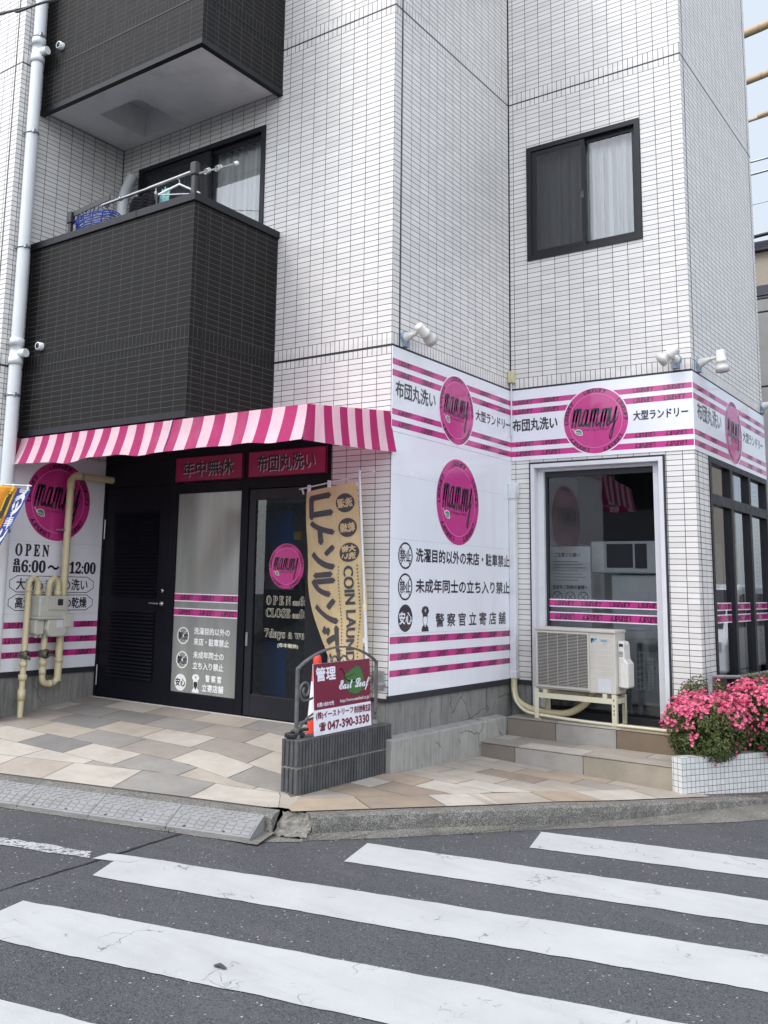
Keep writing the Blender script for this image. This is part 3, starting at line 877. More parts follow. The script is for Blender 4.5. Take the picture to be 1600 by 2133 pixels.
for q in ([(-.012, -.012, 0), (-.012, D2, 0), (-.012, D2, ZD), (-.012, -.012, ZD)], [(-.61, .012, 0), (-.012, .012, 0), (-.012, .012, ZD), (-.61, .012, ZD)],
          [(-.012, D2 + .012, 0), (.204, D2 + .012, 0), (.204, D2 + .012, ZD), (-.012, D2 + .012, ZD)], [(XL - .012, PF + .012, 0), (XL - .012, .012, 0), (XL - .012, .012, ZD), (XL - .012, PF + .012, ZD)],
          [(-7.5, PF + .012, 0), (XL - .012, PF + .012, 0), (XL - .012, PF + .012, ZD), (-7.5, PF + .012, ZD)], [(1.547, D2 + .012, 0), (D3 - .012, D2 + .012, 0), (D3 - .012, D2 + .012, ZD), (1.547, D2 + .012, ZD)],
          [(D3 - .012, D2, 0), (D3 - .012, YE, 0), (D3 - .012, YE, .47), (D3 - .012, D2, .47)]):
    mb = MB(); mb.face(q); mb.build('plinth', M['concrete'], B)       # concrete plinth with its dark base flashing
for q in ((-.012, .012, -.010, D2 - .01, ZD, ZS), (-.612, -.012, -.010, .012, ZD - .002, ZD + .028), (0, .204, D2 - .010, D2 + .012, ZD, ZD + .045), (XL - .012, XL + .010, PF - .008, 0, ZD - .01, ZS - .012)):
    mb = MB(); mb.box(*q); mb.build('base_flashing', M['sealant'], B)
# cement ledge in front of the sign wall
mb = MB()
L0, L1 = Vector((.10, -.10, 0)), Vector((.115, 1.90, 0))
mb.prism([(-.10, -.2), (.10, -.2), (.10, .388), (-.02, .400)], lambda u, v, d: (u + .012 * d / 2, d, v), -.10, 1.88)
bevel(mb.build('ledge', M['cement'], B), .008)

# ---- balconies
def balcony(z0, z1, zsoff, name_label):
    bx0, bx1, by = XL + .012, -1.30, -1.112
    mb = MB()
    mb.face([(bx0, by, z0), (bx1, by, z0), (bx1, by, z1), (bx0, by, z1)], 0, [(u - bx1 + .0, v) for u, v in ((bx0, z0), (bx1, z0), (bx1, z1), (bx0, z1))])
    mb.face([(bx1, by, z0), (bx1, 0, z0), (bx1, 0, z1), (bx1, by, z1)], 0, [(u + .012, v) for u, v in ((by, z0), (0, z0), (0, z1), (by, z1))])
    mb.face([(bx0, by + .15, z1), (bx1 - .15, by + .15, z1), (bx1 - .15, by + .15, z0 + .4), (bx0, by + .15, z0 + .4)], 1)
    mb.face([(bx1 - .15, by + .15, z1), (bx1 - .15, 0, z1), (bx1 - .15, 0, z0 + .4), (bx1 - .15, by + .15, z0 + .4)], 1)
    mb.face([(bx0, by + .15, z0 + .4), (bx1 - .15, by + .15, z0 + .4), (bx1 - .15, 0, z0 + .4), (bx0, 0, z0 + .4)], 1)
    # bottom edge trim
    for a, b in (((bx0, by - .006), (bx1 + .006, by + .05)), ((bx1 - .05, by + .05), (bx1 + .006, -.004))):
        mb.box(a[0], b[0], a[1], b[1], z0 - .008, z0 + .045, 2)
    for zc in (H1, H2, H2 + FL):
        if z0 < zc < z1:
            mb.box(bx0, bx1 + .003, by - .003, by, zc - .008, zc + .008, 2)
            mb.box(bx1, bx1 + .003, by, 0, zc - .008, zc + .008, 2)
    mb.box(bx1 - .001, bx1 + .003, by + .15, by + .162, z0 + .05, z1, 2)
    o = mb.build('balcony', [M['black_tile'], M['grey_wall'], M['char']], B)
    if name_label: o['label'] = name_label
    mb = MB()
    mb.box(bx0 - .004, bx1 + .02, by - .02, by + .17, z1, z1 + .07)
    mb.box(bx1 - .17, bx1 + .02, by + .171, .0, z1, z1 + .07)
    for x in (-2.02,): mb.box(x - .004, x + .004, by - .024, by + .172, z1 - .002, z1 + .074)
    bevel(mb.build('coping', M['char'], o), .006)
    mb = MB()                                          # soffit with a square hatch recess
    hx0, hx1, hy0, hy1 = -3.16, -2.57, -.71, -.09
    wall(mb, lambda u, v: (u, v, zsoff), bx0, bx1 - .045, by + .045, 0, [(hx0, hx1, hy0, hy1)], 0, flip=True)
    zt = zsoff + .30
    mb.face([(hx0, hy0, zt), (hx0, hy1, zt), (hx1, hy1, zt), (hx1, hy0, zt)])
    for p, q in (((hx0, hy0), (hx1, hy0)), ((hx1, hy0), (hx1, hy1)), ((hx1, hy1), (hx0, hy1)), ((hx0, hy1), (hx0, hy0))):
        mb.face([(p[0], p[1], zsoff), (q[0], q[1], zsoff), (q[0], q[1], zt), (p[0], p[1], zt)])
    mb.build('soffit', M['soffit'], o)
    mb = MB()
    dz = H1 + .193 if z0 < H1 else H2 + .19
    mb.lathe((-3.305, by - .05, dz - .005), (0, 1, 0), [(0, .028), (0, .038), (.052, .040)], 18)
    mb2 = MB(); mb2.lathe((-3.305, by - .044, dz - .005), (0, 1, 0), [(0, 0), (0, .029), (.03, .029)], 14)
    d = mb.build('drain_spout', M['pvc'], o); mb2.build('drain_spout', M['ac_dark'], o)
    return o
balcony(2.93, 4.80, 2.90, 'lower black tiled balcony with laundry poles on it')
balcony(6.262, 8.05, 6.31, 'upper black tiled balcony showing its white soffit')

# ---- sliding windows
def slider(x0, x1, z0, z1, y, mid, lab, dark_left, lower=None):
    fr = MB(); p = .016; w = .05
    for a, b, c, d in ((x0, x1, z1 - w, z1), (x0, x1, z0, z0 + w), (x0, x0 + w, z0 + w, z1 - w), (x1 - w, x1, z0 + w, z1 - w)):
        fr.box(a, b, y - p, y + .10, c, d)
    for k, (a, b) in enumerate(((x0 + w, mid + .035), (mid - .02, x1 - w))):
        yy = y + .008 if k == 0 else y + .040
        s_ = .042
        for q in ((a, b, z1 - w - s_, z1 - w), (a, b, z0 + w, z0 + w + s_ * 1.3), (a, a + s_, z0 + w + s_ * 1.3, z1 - w - s_), (b - s_, b, z0 + w + s_ * 1.3, z1 - w - s_)):
            fr.box(q[0], q[1], yy, yy + .03, q[2], q[3])
    f = fr.build('window', M['navy'], B); f['label'] = lab
    for k, (a, b) in enumerate(((x0 + w, mid + .035), (mid - .02, x1 - w))):
        yy = y + .022 if k == 0 else y + .054
        g_ = MB(); g_.face([(a + .02, yy, z0 + .1), (b - .02, yy, z0 + .1), (b - .02, yy, z1 - .08), (a + .02, yy, z1 - .08)])
        g_.build('pane', M['glass'], f)
        c = MB(); n = 44; A, Bx = a + .0, b + .0
        for i in range(n):
            u0, u1 = A + (Bx - A) * i / n, A + (Bx - A) * (i + 1) / n
            h = lambda u: y + .17 + .022 * math.sin(u * 62) + .012 * math.sin(u * 143 + 1)
            c.face([(u0, h(u0), z0 + .02), (u1, h(u1), z0 + .02), (u1, h(u1), z1 - .05), (u0, h(u0), z1 - .05)], sm=True)
        c.build('curtain', M['curtain_dark'] if (k == 0 and dark_left) else M['curtain'], f)
    if dark_left:                                     # insect screen in front of the left sash, latch on the other
        s_ = MB(); s_.face([(x0 + w, y - .004, z0 + .06), (mid + .03, y - .004, z0 + .06), (mid + .03, y - .004, z1 - .06), (x0 + w, y - .004, z1 - .06)])
        s_.build('insect_screen', M['screen'], f)
    l = MB(); l.box(mid - .004, mid + .018, y - .004, y + .03, (z0 + z1) / 2 - .06, (z0 + z1) / 2 + .01)
    l.lathe((mid + .006, y - .012, (z0 + z1) / 2 + .0), (0, 1, 0), [(0, .012), (.02, .014)], 10)
    l.build('latch', M['steel'], f)
    r = MB(); r.box(x0 - .2, x1 + .2, y + .3, y + 2.2, z0 - .2, z1 + .2)
    r.build('room', M['int_floor'], f)
def screen_mat():
    m, nt, b = newmat('insect_mesh'); b.inputs['Base Color'].default_value = (.02, .02, .024, 1)
    t = nt.nodes.new('ShaderNodeBsdfTransparent'); x = nt.nodes.new('ShaderNodeMixShader'); x.inputs[0].default_value = .45
    nt.links.new(t.outputs[0], x.inputs[1]); nt.links.new(b.outputs[0], x.inputs[2]); nt.links.new(x.outputs[0], nt.nodes['Material Output'].inputs[0])
    return m
M['screen'] = screen_mat()
slider(*WA, -.0, -2.28, 'wide dark framed balcony window with white curtain', True)
slider(*WB, D2, .805, 'dark framed sliding window above the white banner', True)

# ---- entrance storefront (plane y = 0)
F0, F1 = XL + .006, -.612
mb = MB()
def bar(x0, x1, z0, z1, y0=-.006, y1=.07): mb.box(x0, x1, y0, y1, z0, z1)
ZF = .40
bar(F0, F1, 2.79, 2.87)
bar(-2.575, -2.49, ZF, 2.79); bar(-1.648, -1.56, ZF, 2.79); bar(-.66, F1, ZF, 2.79); bar(F0, F0 + .03, ZF, 2.79)
bar(-2.49, -1.648, 2.43, 2.53); bar(-1.56, -.66, 2.44, 2.54)
bar(-2.49, -1.648, ZF, .54)
bar(F0 + .03, -2.575, 2.53, 2.79, .0, .06)
mb.box(F0, F1, -.03, .0, ZF - .03, ZF + .006, 1)
bevel(mb.build('storefront_frame', [M['navy_gloss'], M['pale_cement']], B), .003)
# louvred service door
d0, d1 = F0 + .035, -2.58
mb = MB()
mb.box(d0, d1, .004, .045, ZF + .012, 2.525)
for za, zb_ in ((.62, 1.32), (1.42, 2.30)):
    n = int((zb_ - za) / .036)
    for i in range(n):
        z = za + i * .036
        mb.prism([(-.022, z), (.003, z + .012), (.003, z + .030)], lambda a, b, d: (d, a, b), d0 + .16, d1 - .16)
door = mb.build('door', M['door'], B)
door['label'] = 'dark louvred service door beside the gas meter'
mb = MB()
for z in (2.1, .62): mb.tube([(d0 + .008, -.008, z - .1), (d0 + .008, -.008, z + .1)], .009, 8)
mb.build('hinge', M['steel'], door)
mb = MB(); hx = d1 - .075; hz = 1.36
mb.lathe((hx, .004, hz), (0, -1, 0), [(0, .026), (.012, .026), (.014, .012), (.05, .011)], 14)
mb.tube([(hx, -.045, hz), (hx - .02, -.05, hz), (hx - .12, -.05, hz + .002)], .009, 8)
mb.build('handle', M['steel'], door)
mb = MB(); mb.lathe((hx, .004, hz + .125), (0, -1, 0), [(0, .022), (.012, .02), (.016, .01)], 14); mb.build('lock', M['steel'], door)
# frosted side light with white lettering
mb = MB(); mb.face([(-2.487, .012, .545), (-1.650, .012, .545), (-1.650, .012, 2.428), (-2.487, .012, 2.428)])
fw = mb.build('frosted_window', M['frost'], B); fw['label'] = 'frosted shop pane with pink bands and white notices'
fe = lambda u, v, d: (u, .0095 - d, v)
# glass door
mb = MB(); gx0, gx1 = -1.555, -.665
for q in ((gx0, gx0 + .08, ZF + .012, 2.435), (gx1 - .21, gx1, ZF + .012, 2.435), (gx0 + .08, gx1 - .21, 2.335, 2.435), (gx0 + .08, gx1 - .21, ZF + .012, .60)):
    mb.box(q[0], q[1], .006, .045, q[2], q[3])
gd = bevel(mb.build('glass_door', M['navy'], B), .003); gd['label'] = 'dark framed sliding glass entrance door'
mb = MB(); mb.face([(gx0 + .08, .022, .60), (gx1 - .21, .022, .60), (gx1 - .21, .022, 2.335), (gx0 + .08, .022, 2.335)]); mb.build('pane', M['glass_tint'], gd)
mb = MB(); mb.box(gx0 + .015, gx0 + .04, -.004, .008, 1.02, 1.14); mb.build('pull', M['steel'], gd)
fd = lambda u, v, d: (u, .0195 - d, v)

# ---- doorway beside the stairs (plane y = D2): white reveal, fixed glass
mb = MB()
mb.box(.222, .262, D2 - .022, D2 + .13, .45, 2.815); mb.box(1.488, 1.528, D2 - .022, D2 + .13, .45, 2.815)
mb.box(.262, 1.488, D2 - .022, D2 + .13, 2.775, 2.815)
mb.box(.262, .325, D2 + .06, D2 + .13, .45, 2.775)
mb.box(1.412, 1.488, D2 + .06, D2 + .13, .45, 2.775)
mb.box(.325, 1.412, D2 + .06, D2 + .13, 2.745, 2.775)
o = mb.build('doorway', M['alu'], B); bevel(o, .003); o['label'] = 'white framed glass doorway behind the air conditioner'
mb = MB(); mb.box(.204, .222, D2 - .010, D2 + .1, .45, 2.835); mb.box(1.528, 1.547, D2 - .010, D2 + .1, .45, 2.835); mb.box(.222, 1.528, D2 - .010, D2 + .1, 2.815, 2.835)
mb.box(.325, .345, D2 + .10, D2 + .145, .45, 2.745); mb.box(.345, 1.412, D2 + .10, D2 + .145, 2.69, 2.745)
mb.build('seal', M['sealant'], o)
mb = MB(); mb.face([(.345, D2 + .125, .45), (1.412, D2 + .125, .45), (1.412, D2 + .125, 2.69), (.345, D2 + .125, 2.69)]); mb.build('pane', M['glass_tint'], o)
f3 = lambda u, v, d: (u, D2 + .1225 - d, v)
DW = o
# ---- side shop window (plane x = D3)
mb = MB()
y0, y1 = 2.668, YE - .022
def vb(a, b, c, d, x0=-.10, x1=.012): mb.box(D3 + x0, D3 + x1, a, b, c, d)
for a in (y0, 3.39, 4.13, y1 - .06):
    vb(a, a + (.06 if a != 3.39 and a != 4.13 else .075), .47, 2.86)
vb(y0 + .06, 3.39, 2.80, 2.86); vb(3.465, 4.13, 2.80, 2.86); vb(4.205, y1 - .06, 2.80, 2.86)
for a, b in ((y0 + .06, 3.39), (3.465, 4.13), (4.205, y1 - .06)):
    vb(a, b, 2.41, 2.51); vb(a, b, .47, .55)
o = bevel(mb.build('shop_window', M['navy'], B), .003); o['label'] = 'tall dark framed side shop window behind the azaleas'
SW = o
for a, b in ((y0 + .06, 3.39), (3.465, 4.13), (4.205, y1 - .06)):
    for c, d in ((.55, 2.41), (2.51, 2.80)):
        mb = MB(); mb.face([(D3 - .03, a, c), (D3 - .03, b, c), (D3 - .03, b, d), (D3 - .03, a, d)]); mb.build('pane', M['glass_side'], o)
f4w = lambda u, v, d: (D3 - .0275 + d, u, v)
# ---- steps
mb = MB()
def tread(x0, x1, y0, y1, z0, z1, xs_, cols_, tops):
    xs_ = [x0] + xs_ + [x1]
    for i in range(len(xs_) - 1):
        a, b = xs_[i] + .003, xs_[i + 1] - .003
        mb.box(a, b, y0, y0 + .012, z0, z1 - .015, cols_[i])
    mb.box(x0, x1, y0 + .012, y1, z0 - .2, z1 - .010, 0)
    for a, b, c, d, mi in tops: mb.box(a + .003, b - .003, c + .0018, d - .0018, z1 - .009, z1, mi)
tread(.10, 1.805, 1.36, 1.87, .0, .222, [.44, 1.06], [8, 9, 10], [(.10, .47, 1.355, 1.62, 3), (.47, 1.06, 1.355, 1.62, 1), (1.06, 1.805, 1.355, 1.62, 2), (.10, .27, 1.62, 1.87, 1), (.27, .85, 1.62, 1.87, 3), (.85, 1.5, 1.62, 1.87, 2), (1.5, 1.805, 1.62, 1.87, 1)])
tread(.115, 1.80, 1.87, D2 + .12, .21, .39, [.60, 1.16], [8, 9, 11], [(.115, .62, 1.865, D2 + .1, 3), (.62, 1.2, 1.865, D2 + .1, 1), (1.2, 1.80, 1.865, D2 + .1, 7)])
st = mb.build('steps', PM + [stone('taupe_riser', (.20, .175, .145, 1)), stone('grey_riser', (.33, .315, .29, 1)), stone('sand_riser', (.30, .265, .21, 1)), stone('brown_riser', (.185, .14, .095, 1))], B)
mb = MB(); mb.box(.262, 1.488, D2 + .0, D2 + .40, .2, .445); mb.build('threshold', M['mat'], B)
# ---- shop interior
mb = MB()
for (x0, x1, y0, y1) in ((XL + .1, -.1, .08, YE - .1), (-.1, D3 - .12, D2 + .14, YE - .1)):
    mb.face([(x0, y0, .41), (x1, y0, .41), (x1, y1, .41), (x0, y1, .41)], 0)
    mb.face([(x0, y0, 2.95), (x0, y1, 2.95), (x1, y1, 2.95), (x1, y0, 2.95)], 1)
    mb.face([(x0, y1, .41), (x1, y1, .41), (x1, y1, 2.95), (x0, y1, 2.95)], 1)
mb.face([(XL + .1, .08, .41), (XL + .1, YE - .1, .41), (XL + .1, YE - .1, 2.95), (XL + .1, .08, 2.95)], 1)
mb.face([(-.1, .08, .41), (-.1, D2 + .14, .41), (-.1, D2 + .14, 2.95), (-.1, .08, 2.95)], 1)
mb.face([(-.1, D2 + .14, .41), (.2, D2 + .14, .41), (.2, D2 + .14, 2.95), (-.1, D2 + .14, 2.95)], 1)
mb.face([(-.1, 4.2, 2.11), (D3 - .15, 4.2, 2.11), (D3 - .15, 4.2, 2.95), (-.1, 4.2, 2.95)], 2)
mb.build('shop_interior', [M['int_floor'], M['int_wall'], M['navy']], B)

# ================================================================ SIGNS
SM = [M['panel'], M['pink'], M['rim'], M['ink'], M['plum'], M['leaf_green'], M['leaf_dark'], M['pink_hi'], M['seam'], M['white_ink']]
PANEL, PINK, RIM, INK, PLUM, GRN, DGRN, HI, SEAM, WINK = range(10)
def logo(mb, cu, cv, r, fn, d=.0014, rim=True, cream=False):
    """round magenta shop badge: ring of five words, brush lettering, leaf, motto"""
    if rim: ring(mb, cu, cv, 0, r, fn, RIM, d)
    ring(mb, cu, cv, 0, r * (.972 if rim else 1), fn, PINK, d + .0003)
    ring(mb, cu, cv, r * .795, r * .805, fn, HI, d + .0006)
    W, F, w, h = glyphs('Laundry')
    for k in range(5):
        a0 = 90 - 72 * k
        def warp(u, v):
            a = rad(a0 - u * 44 + 22)
            rr = r * (.83 + .125 * v)
            return (cu + rr * math.cos(a), cv + rr * math.sin(a))
        laundry(mb, 0, 1, 0, 1, fn, PLUM, bold=.012, d=d + .0008, warp=warp)
    q = lambda x, y: (cu + (x - 815) / 675 * r, cv + (740 - y + .06 * (815 - x)) / 675 * r)
    def em(b0):
        st_ = [[(b0, 868), (b0 + 32, 690), (b0 + 62, 520)]]
        for j in (1, 2):
            x = b0 + 62 * j
            p = [(x - 46, 780), (x - 4, 610), (x + 34, 522), (x + 64, 512), (x + 62, 570), (x + 30, 720), (x + 4, 862)]
            if j == 2: p = p[:-1] + [(x + 12, 820), (x + 34, 846), (x + 74, 790)]
            st_.append(p)
        return st_
    st = em(332) + [[(662, 545), (622, 528), (572, 640), (540, 780), (550, 846), (590, 826), (626, 730), (664, 560)], [(678, 525), (640, 700), (620, 812), (640, 846), (682, 800)]] + em(692) + em(910) + [[(1142, 498), (1114, 640), (1100, 750), (1120, 790), (1158, 760), (1200, 640), (1250, 482)]]
    for s_ in st: stroke(mb, [q(*p) for p in s_], r * .060, fn, INK, d + .0012)
    stroke(mb, [q(*p) for p in [(1246, 482), (1215, 660), (1180, 850), (1140, 1030), (1108, 1108), (1092, 1060), (1120, 960), (1190, 820), (1262, 690), (1296, 570)]], [r * .060, r * .02], fn, INK, d + .0012)
    lf = [(375, 965), (400, 930), (455, 910), (520, 925), (553, 1000), (545, 1035), (480, 1040), (410, 1010)]
    fill(mb, [q(*p) for p in lf][::-1], fn, RIM, d + .0012)
    fill(mb, [q(465 + (x - 465) * .82, 975 + (y - 975) * .8) for x, y in lf][::-1], fn, GRN, d + .0015)
    stroke(mb, [q(*p) for p in [(335, 905), (365, 925), (390, 965), (470, 985), (520, 1010)]], r * .012, fn, RIM, d + .0017)
    text(mb, 'Washing is happy!', *(q(560, 950)[0], q(1090, 950)[0], q(800, 952)[1], q(800, 890)[1]), fn, PLUM, d=d + .0012)
def bands(mb, u0, u1, rows, fn, words, h=None, wd=.20):
    """rows: (v0, v1, upside_down); words: list of word centres"""
    for v0, v1, inv in rows:
        mb.face([fn(u0, v0, .0006), fn(u1, v0, .0006), fn(u1, v1, .0006), fn(u0, v1, .0006)], PINK)
def words(mb, rows, fn, cs, wd):
    for v0, v1, inv in rows:
        hh = v1 - v0
        for c in cs:
            laundry(mb, c - wd / 2, c + wd / 2, v0 + hh * (.04 if not inv else .08), v1 - hh * (.08 if not inv else .04), fn, PLUM, bold=.0013, d=.0010, rot=inv)
def signboard(name, label, cat, loc, u0, u1, v0, v1, fn, group=None, th=.008):
    t = thing(name, label, cat, loc, group)
    mb = MB()
    mb.prism([(u0, v0), (u1, v0), (u1, v1), (u0, v1)], fn, -th, 0)
    bevel(mb.build('panel', M['panel'], t), .0015, 1)
    return t
BR = [(3.484 - .052, 3.484, False), (3.389 - .056, 3.389, False), (3.003, 3.054, True), (2.902, 2.958, True)]
def banner(label, loc, u0, u1, fn, jp1, jp2, c, cs, wd, vj=3.16, hj=.14, hj2=.105):
    t = signboard('banner_sign', label, 'sign', loc, u0, u1, ZB, 3.588, fn, 'banner signs wrapping round the shop corner')
    mb = MB(); bands(mb, u0, u1, BR, fn, None); mb.build('stripe', SM, t)
    mb = MB(); words(mb, BR, fn, cs, wd)
    text(mb, '布団丸洗い', jp1[0], jp1[1], vj, vj + hj, fn, INK, bold=.0035, d=.001)
    text(mb, '大型ランドリー', jp2[0], jp2[1], vj + .012, vj + .012 + hj2, fn, INK, bold=.003, d=.001)
    mb.build('lettering', SM, t)
    mb = MB(); logo(mb, c, 3.205, .33, fn, .0018); mb.build('logo', SM, t)
    return t
banner('white and pink laundry banner at the inner corner above the large notice sign', (0, 1.1, ZB), -.008, D2 - .012, lambda u, v, d: (.010 + d, u, v), (.045, .70), (1.46, 2.19), 1.09, [.20, .57, 1.66, 2.03], .21)
banner('white and pink laundry banner above the glass doorway and air conditioner', (.9, D2, ZB), .012, D3 + .002, lambda u, v, d: (u, D2 - .010 - d, v), (.03, .51), (1.27, 1.77), .90, [.155, .435, 1.37, 1.655], .19, hj=.125, hj2=.09)
banner('white and pink laundry banner on the right side wall reflecting the sky', (D3, 3.6, ZB), D2 - .010, YE, lambda u, v, d: (D3 + .010 + d, u, v), (2.33, 3.14), (3.98, 4.86), 3.60, [2.45, 2.86, 4.24, 4.66], .22, hj=.16, hj2=.11)

def nono(mb, cu, cv, r, fn, col, d=.001):
    ring(mb, cu, cv, r * .86, r, fn, col, d, 40)
    a = rad(45)
    for sg in (1, -1):
        stroke(mb, [(cu - r * .9 * math.cos(a) * sg, cv + r * .9 * math.sin(a)), (cu + r * .9 * math.cos(a) * sg, cv - r * .9 * math.sin(a))], r * .10, fn, col, d + .0001 * (sg + 1))
def police(mb, cu, v0, h, fn, col, bgc, d=.001):
    q = lambda x, y: (cu + x * h, v0 + y * h)
    fill(mb, [q(-.27, 0), q(.27, 0), q(.25, .15), q(.14, .25), q(-.14, .25), q(-.25, .15)], fn, col, d)
    fill(mb, [q(-.05, .24), q(0, .10), q(.05, .24)], fn, bgc, d + .0004)
    fill(mb, [q(0 - .02, .2), q(0 - .012, .05), q(0, .02), q(.012, .05), q(.02, .2)], fn, col, d + .0007)
    ring(mb, cu, v0 + .44 * h, 0, .19 * h, fn, col, d, 24, sy=1.15)
    ring(mb, cu, v0 + .44 * h, 0, .155 * h, fn, bgc, d + .0004, 24, sy=1.25)
    fill(mb, [q(-.19, .58), q(.19, .58), q(.17, .70), q(-.17, .70)], fn, col, d + .0008)
    fill(mb, [q(-.29, .80), q(-.21, .68), q(.21, .68), q(.29, .80), q(.20, .95), q(0, 1.0), q(-.20, .95)], fn, col, d + .0010)
    ring(mb, cu, v0 + .82 * h, .03 * h, .06 * h, fn, bgc, d + .0015, 16)
# ---- large notice sign on the sign wall (plane x = 0)
fn = lambda u, v, d: (.010 + d, u, v)
t = signboard('notice_sign', 'tall white laundry sign with round magenta badge, black prohibition notices and three pink stripes', 'sign', (0, 1.1, ZS), -.004, D2 - .004, ZS, ZB - .002, fn)
LW = [(1.118, 1.175, False), (.986, 1.042, True), (.858, .910, False)]
mb = MB(); bands(mb, -.004, D2 - .004, LW, fn, None)
for v in (1.966, 1.195, 2.50): mb.face([fn(-.004, v, .0004), fn(D2 - .004, v, .0004), fn(D2 - .004, v + .003, .0004), fn(-.004, v + .003, .0004)], SEAM)
mb.face([fn(1.10, ZS, .0004), fn(1.103, ZS, .0004), fn(1.103, 1.195, .0004), fn(1.10, 1.195, .0004)], SEAM)
mb.build('stripe', SM, t)
mb = MB(); words(mb, LW, fn, [.215, .53, .84, 1.16, 1.47, 1.785, 2.08], .19)
text(mb, '洗濯目的以外の来店・駐車禁止', .39, 2.15, 1.79, 1.905, fn, INK, bold=.0035, d=.001)
text(mb, '未成年同士の立ち入り禁止', .39, 2.15, 1.53, 1.645, fn, INK, bold=.0035, d=.001)
text(mb, '警 察 官 立 寄 店 舗', .72, 2.06, 1.24, 1.355, fn, INK, bold=.0028, d=.001)
mb.build('lettering', SM, t)
mb = MB(); logo(mb, 1.117, 2.355, .393, fn, .0012, rim=False); mb.build('logo', SM, t)
for v in (1.835, 1.578):
    mb = MB(); nono(mb, .222, v, .112, fn, INK)
    text(mb, '禁', .135, .215, v - .05, v + .05, fn, PANEL, bold=.011, d=.0013); text(mb, '止', .232, .305, v - .045, v + .045, fn, PANEL, bold=.011, d=.0013)
    text(mb, '禁', .135, .215, v - .05, v + .05, fn, INK, bold=.002, d=.0020); text(mb, '止', .232, .305, v - .045, v + .045, fn, INK, bold=.002, d=.0020)
    mb.build('prohibition_mark', SM, t)
mb = MB(); ring(mb, .228, 1.322, 0, .112, fn, INK, .001, 40); text(mb, '安心', .135, .325, 1.272, 1.372, fn, PANEL, bold=.003, d=.0016); mb.build('reassurance_mark', SM, t)
mb = MB(); police(mb, .545, 1.205, .215, fn, INK, PANEL); mb.build('policeman_pictogram', SM, t)
# ---- opening hours sign on the pier (plane x = XL)
fn = lambda u, v, d: (XL + .010 + d, u, v)
t = signboard('opening_hours_sign', 'white opening hours sign with magenta badge behind the gas meter pipes', 'sign', (XL, -.6, ZS), PF + .03, -.002, .702, 2.80, fn)
LW = [(1.100, 1.160, False), (.956, 1.016, True), (.824, .882, False)]
mb = MB(); bands(mb, PF + .03, -.002, LW, fn, None)
for v in (1.93, 1.235): mb.face([fn(PF + .03, v, .0004), fn(-.002, v, .0004), fn(-.002, v + .003, .0004), fn(PF + .03, v + .003, .0004)], SEAM)
mb.build('stripe', SM, t)
mb = MB(); words(mb, LW, fn, [-1.24, -1.0, -.72, -.46, -.16], .20)
text(mb, '𝐎 𝐏 𝐄 𝐍', -1.045, -.66, 1.79, 1.905, fn, INK, bold=.0035, d=.001)
text(mb, '𝐚', -1.055, -.985, 1.70, 1.76, fn, INK, bold=.0035, d=.001); text(mb, '𝐦', -1.06, -.975, 1.635, 1.69, fn, INK, bold=.0035, d=.001)
text(mb, '𝟔:𝟎𝟎', -.965, -.69, 1.635, 1.75, fn, INK, bold=.0035, d=.001)
text(mb, '〜', -.66, -.53, 1.67, 1.705, fn, INK, bold=.006, d=.001)
text(mb, '𝐩', -.50, -.43, 1.70, 1.76, fn, INK, bold=.0035, d=.001); text(mb, '𝐦', -.505, -.42, 1.635, 1.69, fn, INK, bold=.0035, d=.001)
text(mb, '𝟏𝟐:𝟎𝟎', -.40, -.07, 1.635, 1.75, fn, INK, bold=.0035, d=.001)
for v0, v1, s_ in ((1.445, 1.60, '大物もまとめ洗い'), (1.27, 1.42, '高温でふわふわ乾燥')):
    u0, u1, c = -1.085, -.085, .045
    P = [(u0 + c * 1.8, v0), (u1 - c * 1.8, v0), (u1, v0 + c), (u1, v1 - c), (u1 - c * 1.8, v1), (u0 + c * 1.8, v1), (u0, v1 - c), (u0, v0 + c)]
    for i in range(8): stroke(mb, [P[i], P[(i + 1) % 8]], .007, fn, INK, .001)
    text(mb, s_, u0 + .075, u1 - .075, v0 + .022, v1 - .022, fn, INK, bold=.0025, d=.0012)
mb.build('lettering', SM, t)
mb = MB(); logo(mb, -.585, 2.345, .395, fn, .0012, rim=False); mb.build('logo', SM, t)
# ---- fascia signs over the entrance
FM = [M['pink_dark'], M['sealant'], plain('pale_letter_edge', (.62, .48, .52, 1), .4)]
for x0, x1, s_, lab in ((-2.525, -1.625, '年中無休', 'dark magenta sign in raised letters over the frosted pane'), (-1.565, -.652, '布団丸洗い', 'dark magenta sign in raised letters over the glass entrance door')):
    t = thing('fascia_sign', lab, 'sign', ((x0 + x1) / 2, 0, 2.535), 'magenta fascia signs over the entrance')
    f = lambda u, v, d: (u, -.022 - d, v)
    mb = MB(); mb.prism([(x0, 2.537), (x1, 2.537), (x1, 2.785), (x0, 2.785)], f, -.02, 0); bevel(mb.build('panel', M['pink_dark'], t), .003)
    mb = MB(); w = (x1 - x0)
    text(mb, s_, x0 + w * .138, x1 - w * .128, 2.584, 2.731, f, 2, bold=.0030, d=.003)
    text(mb, s_, x0 + w * .128, x1 - w * .138, 2.592, 2.739, f, 1, bold=.0032, d=.006)
    mb.build('lettering', FM, t)
    mb = MB()
    for a, b, c, d in ((x0, x1, 2.777, 2.785), (x0, x1, 2.537, 2.545), (x0, x0 + .008, 2.545, 2.777), (x1 - .008, x1, 2.545, 2.777)): mb.prism([(a, c), (b, c), (b, d), (a, d)], f, .0005, .006)
    mb.build('edging', M['navy_gloss'], t)
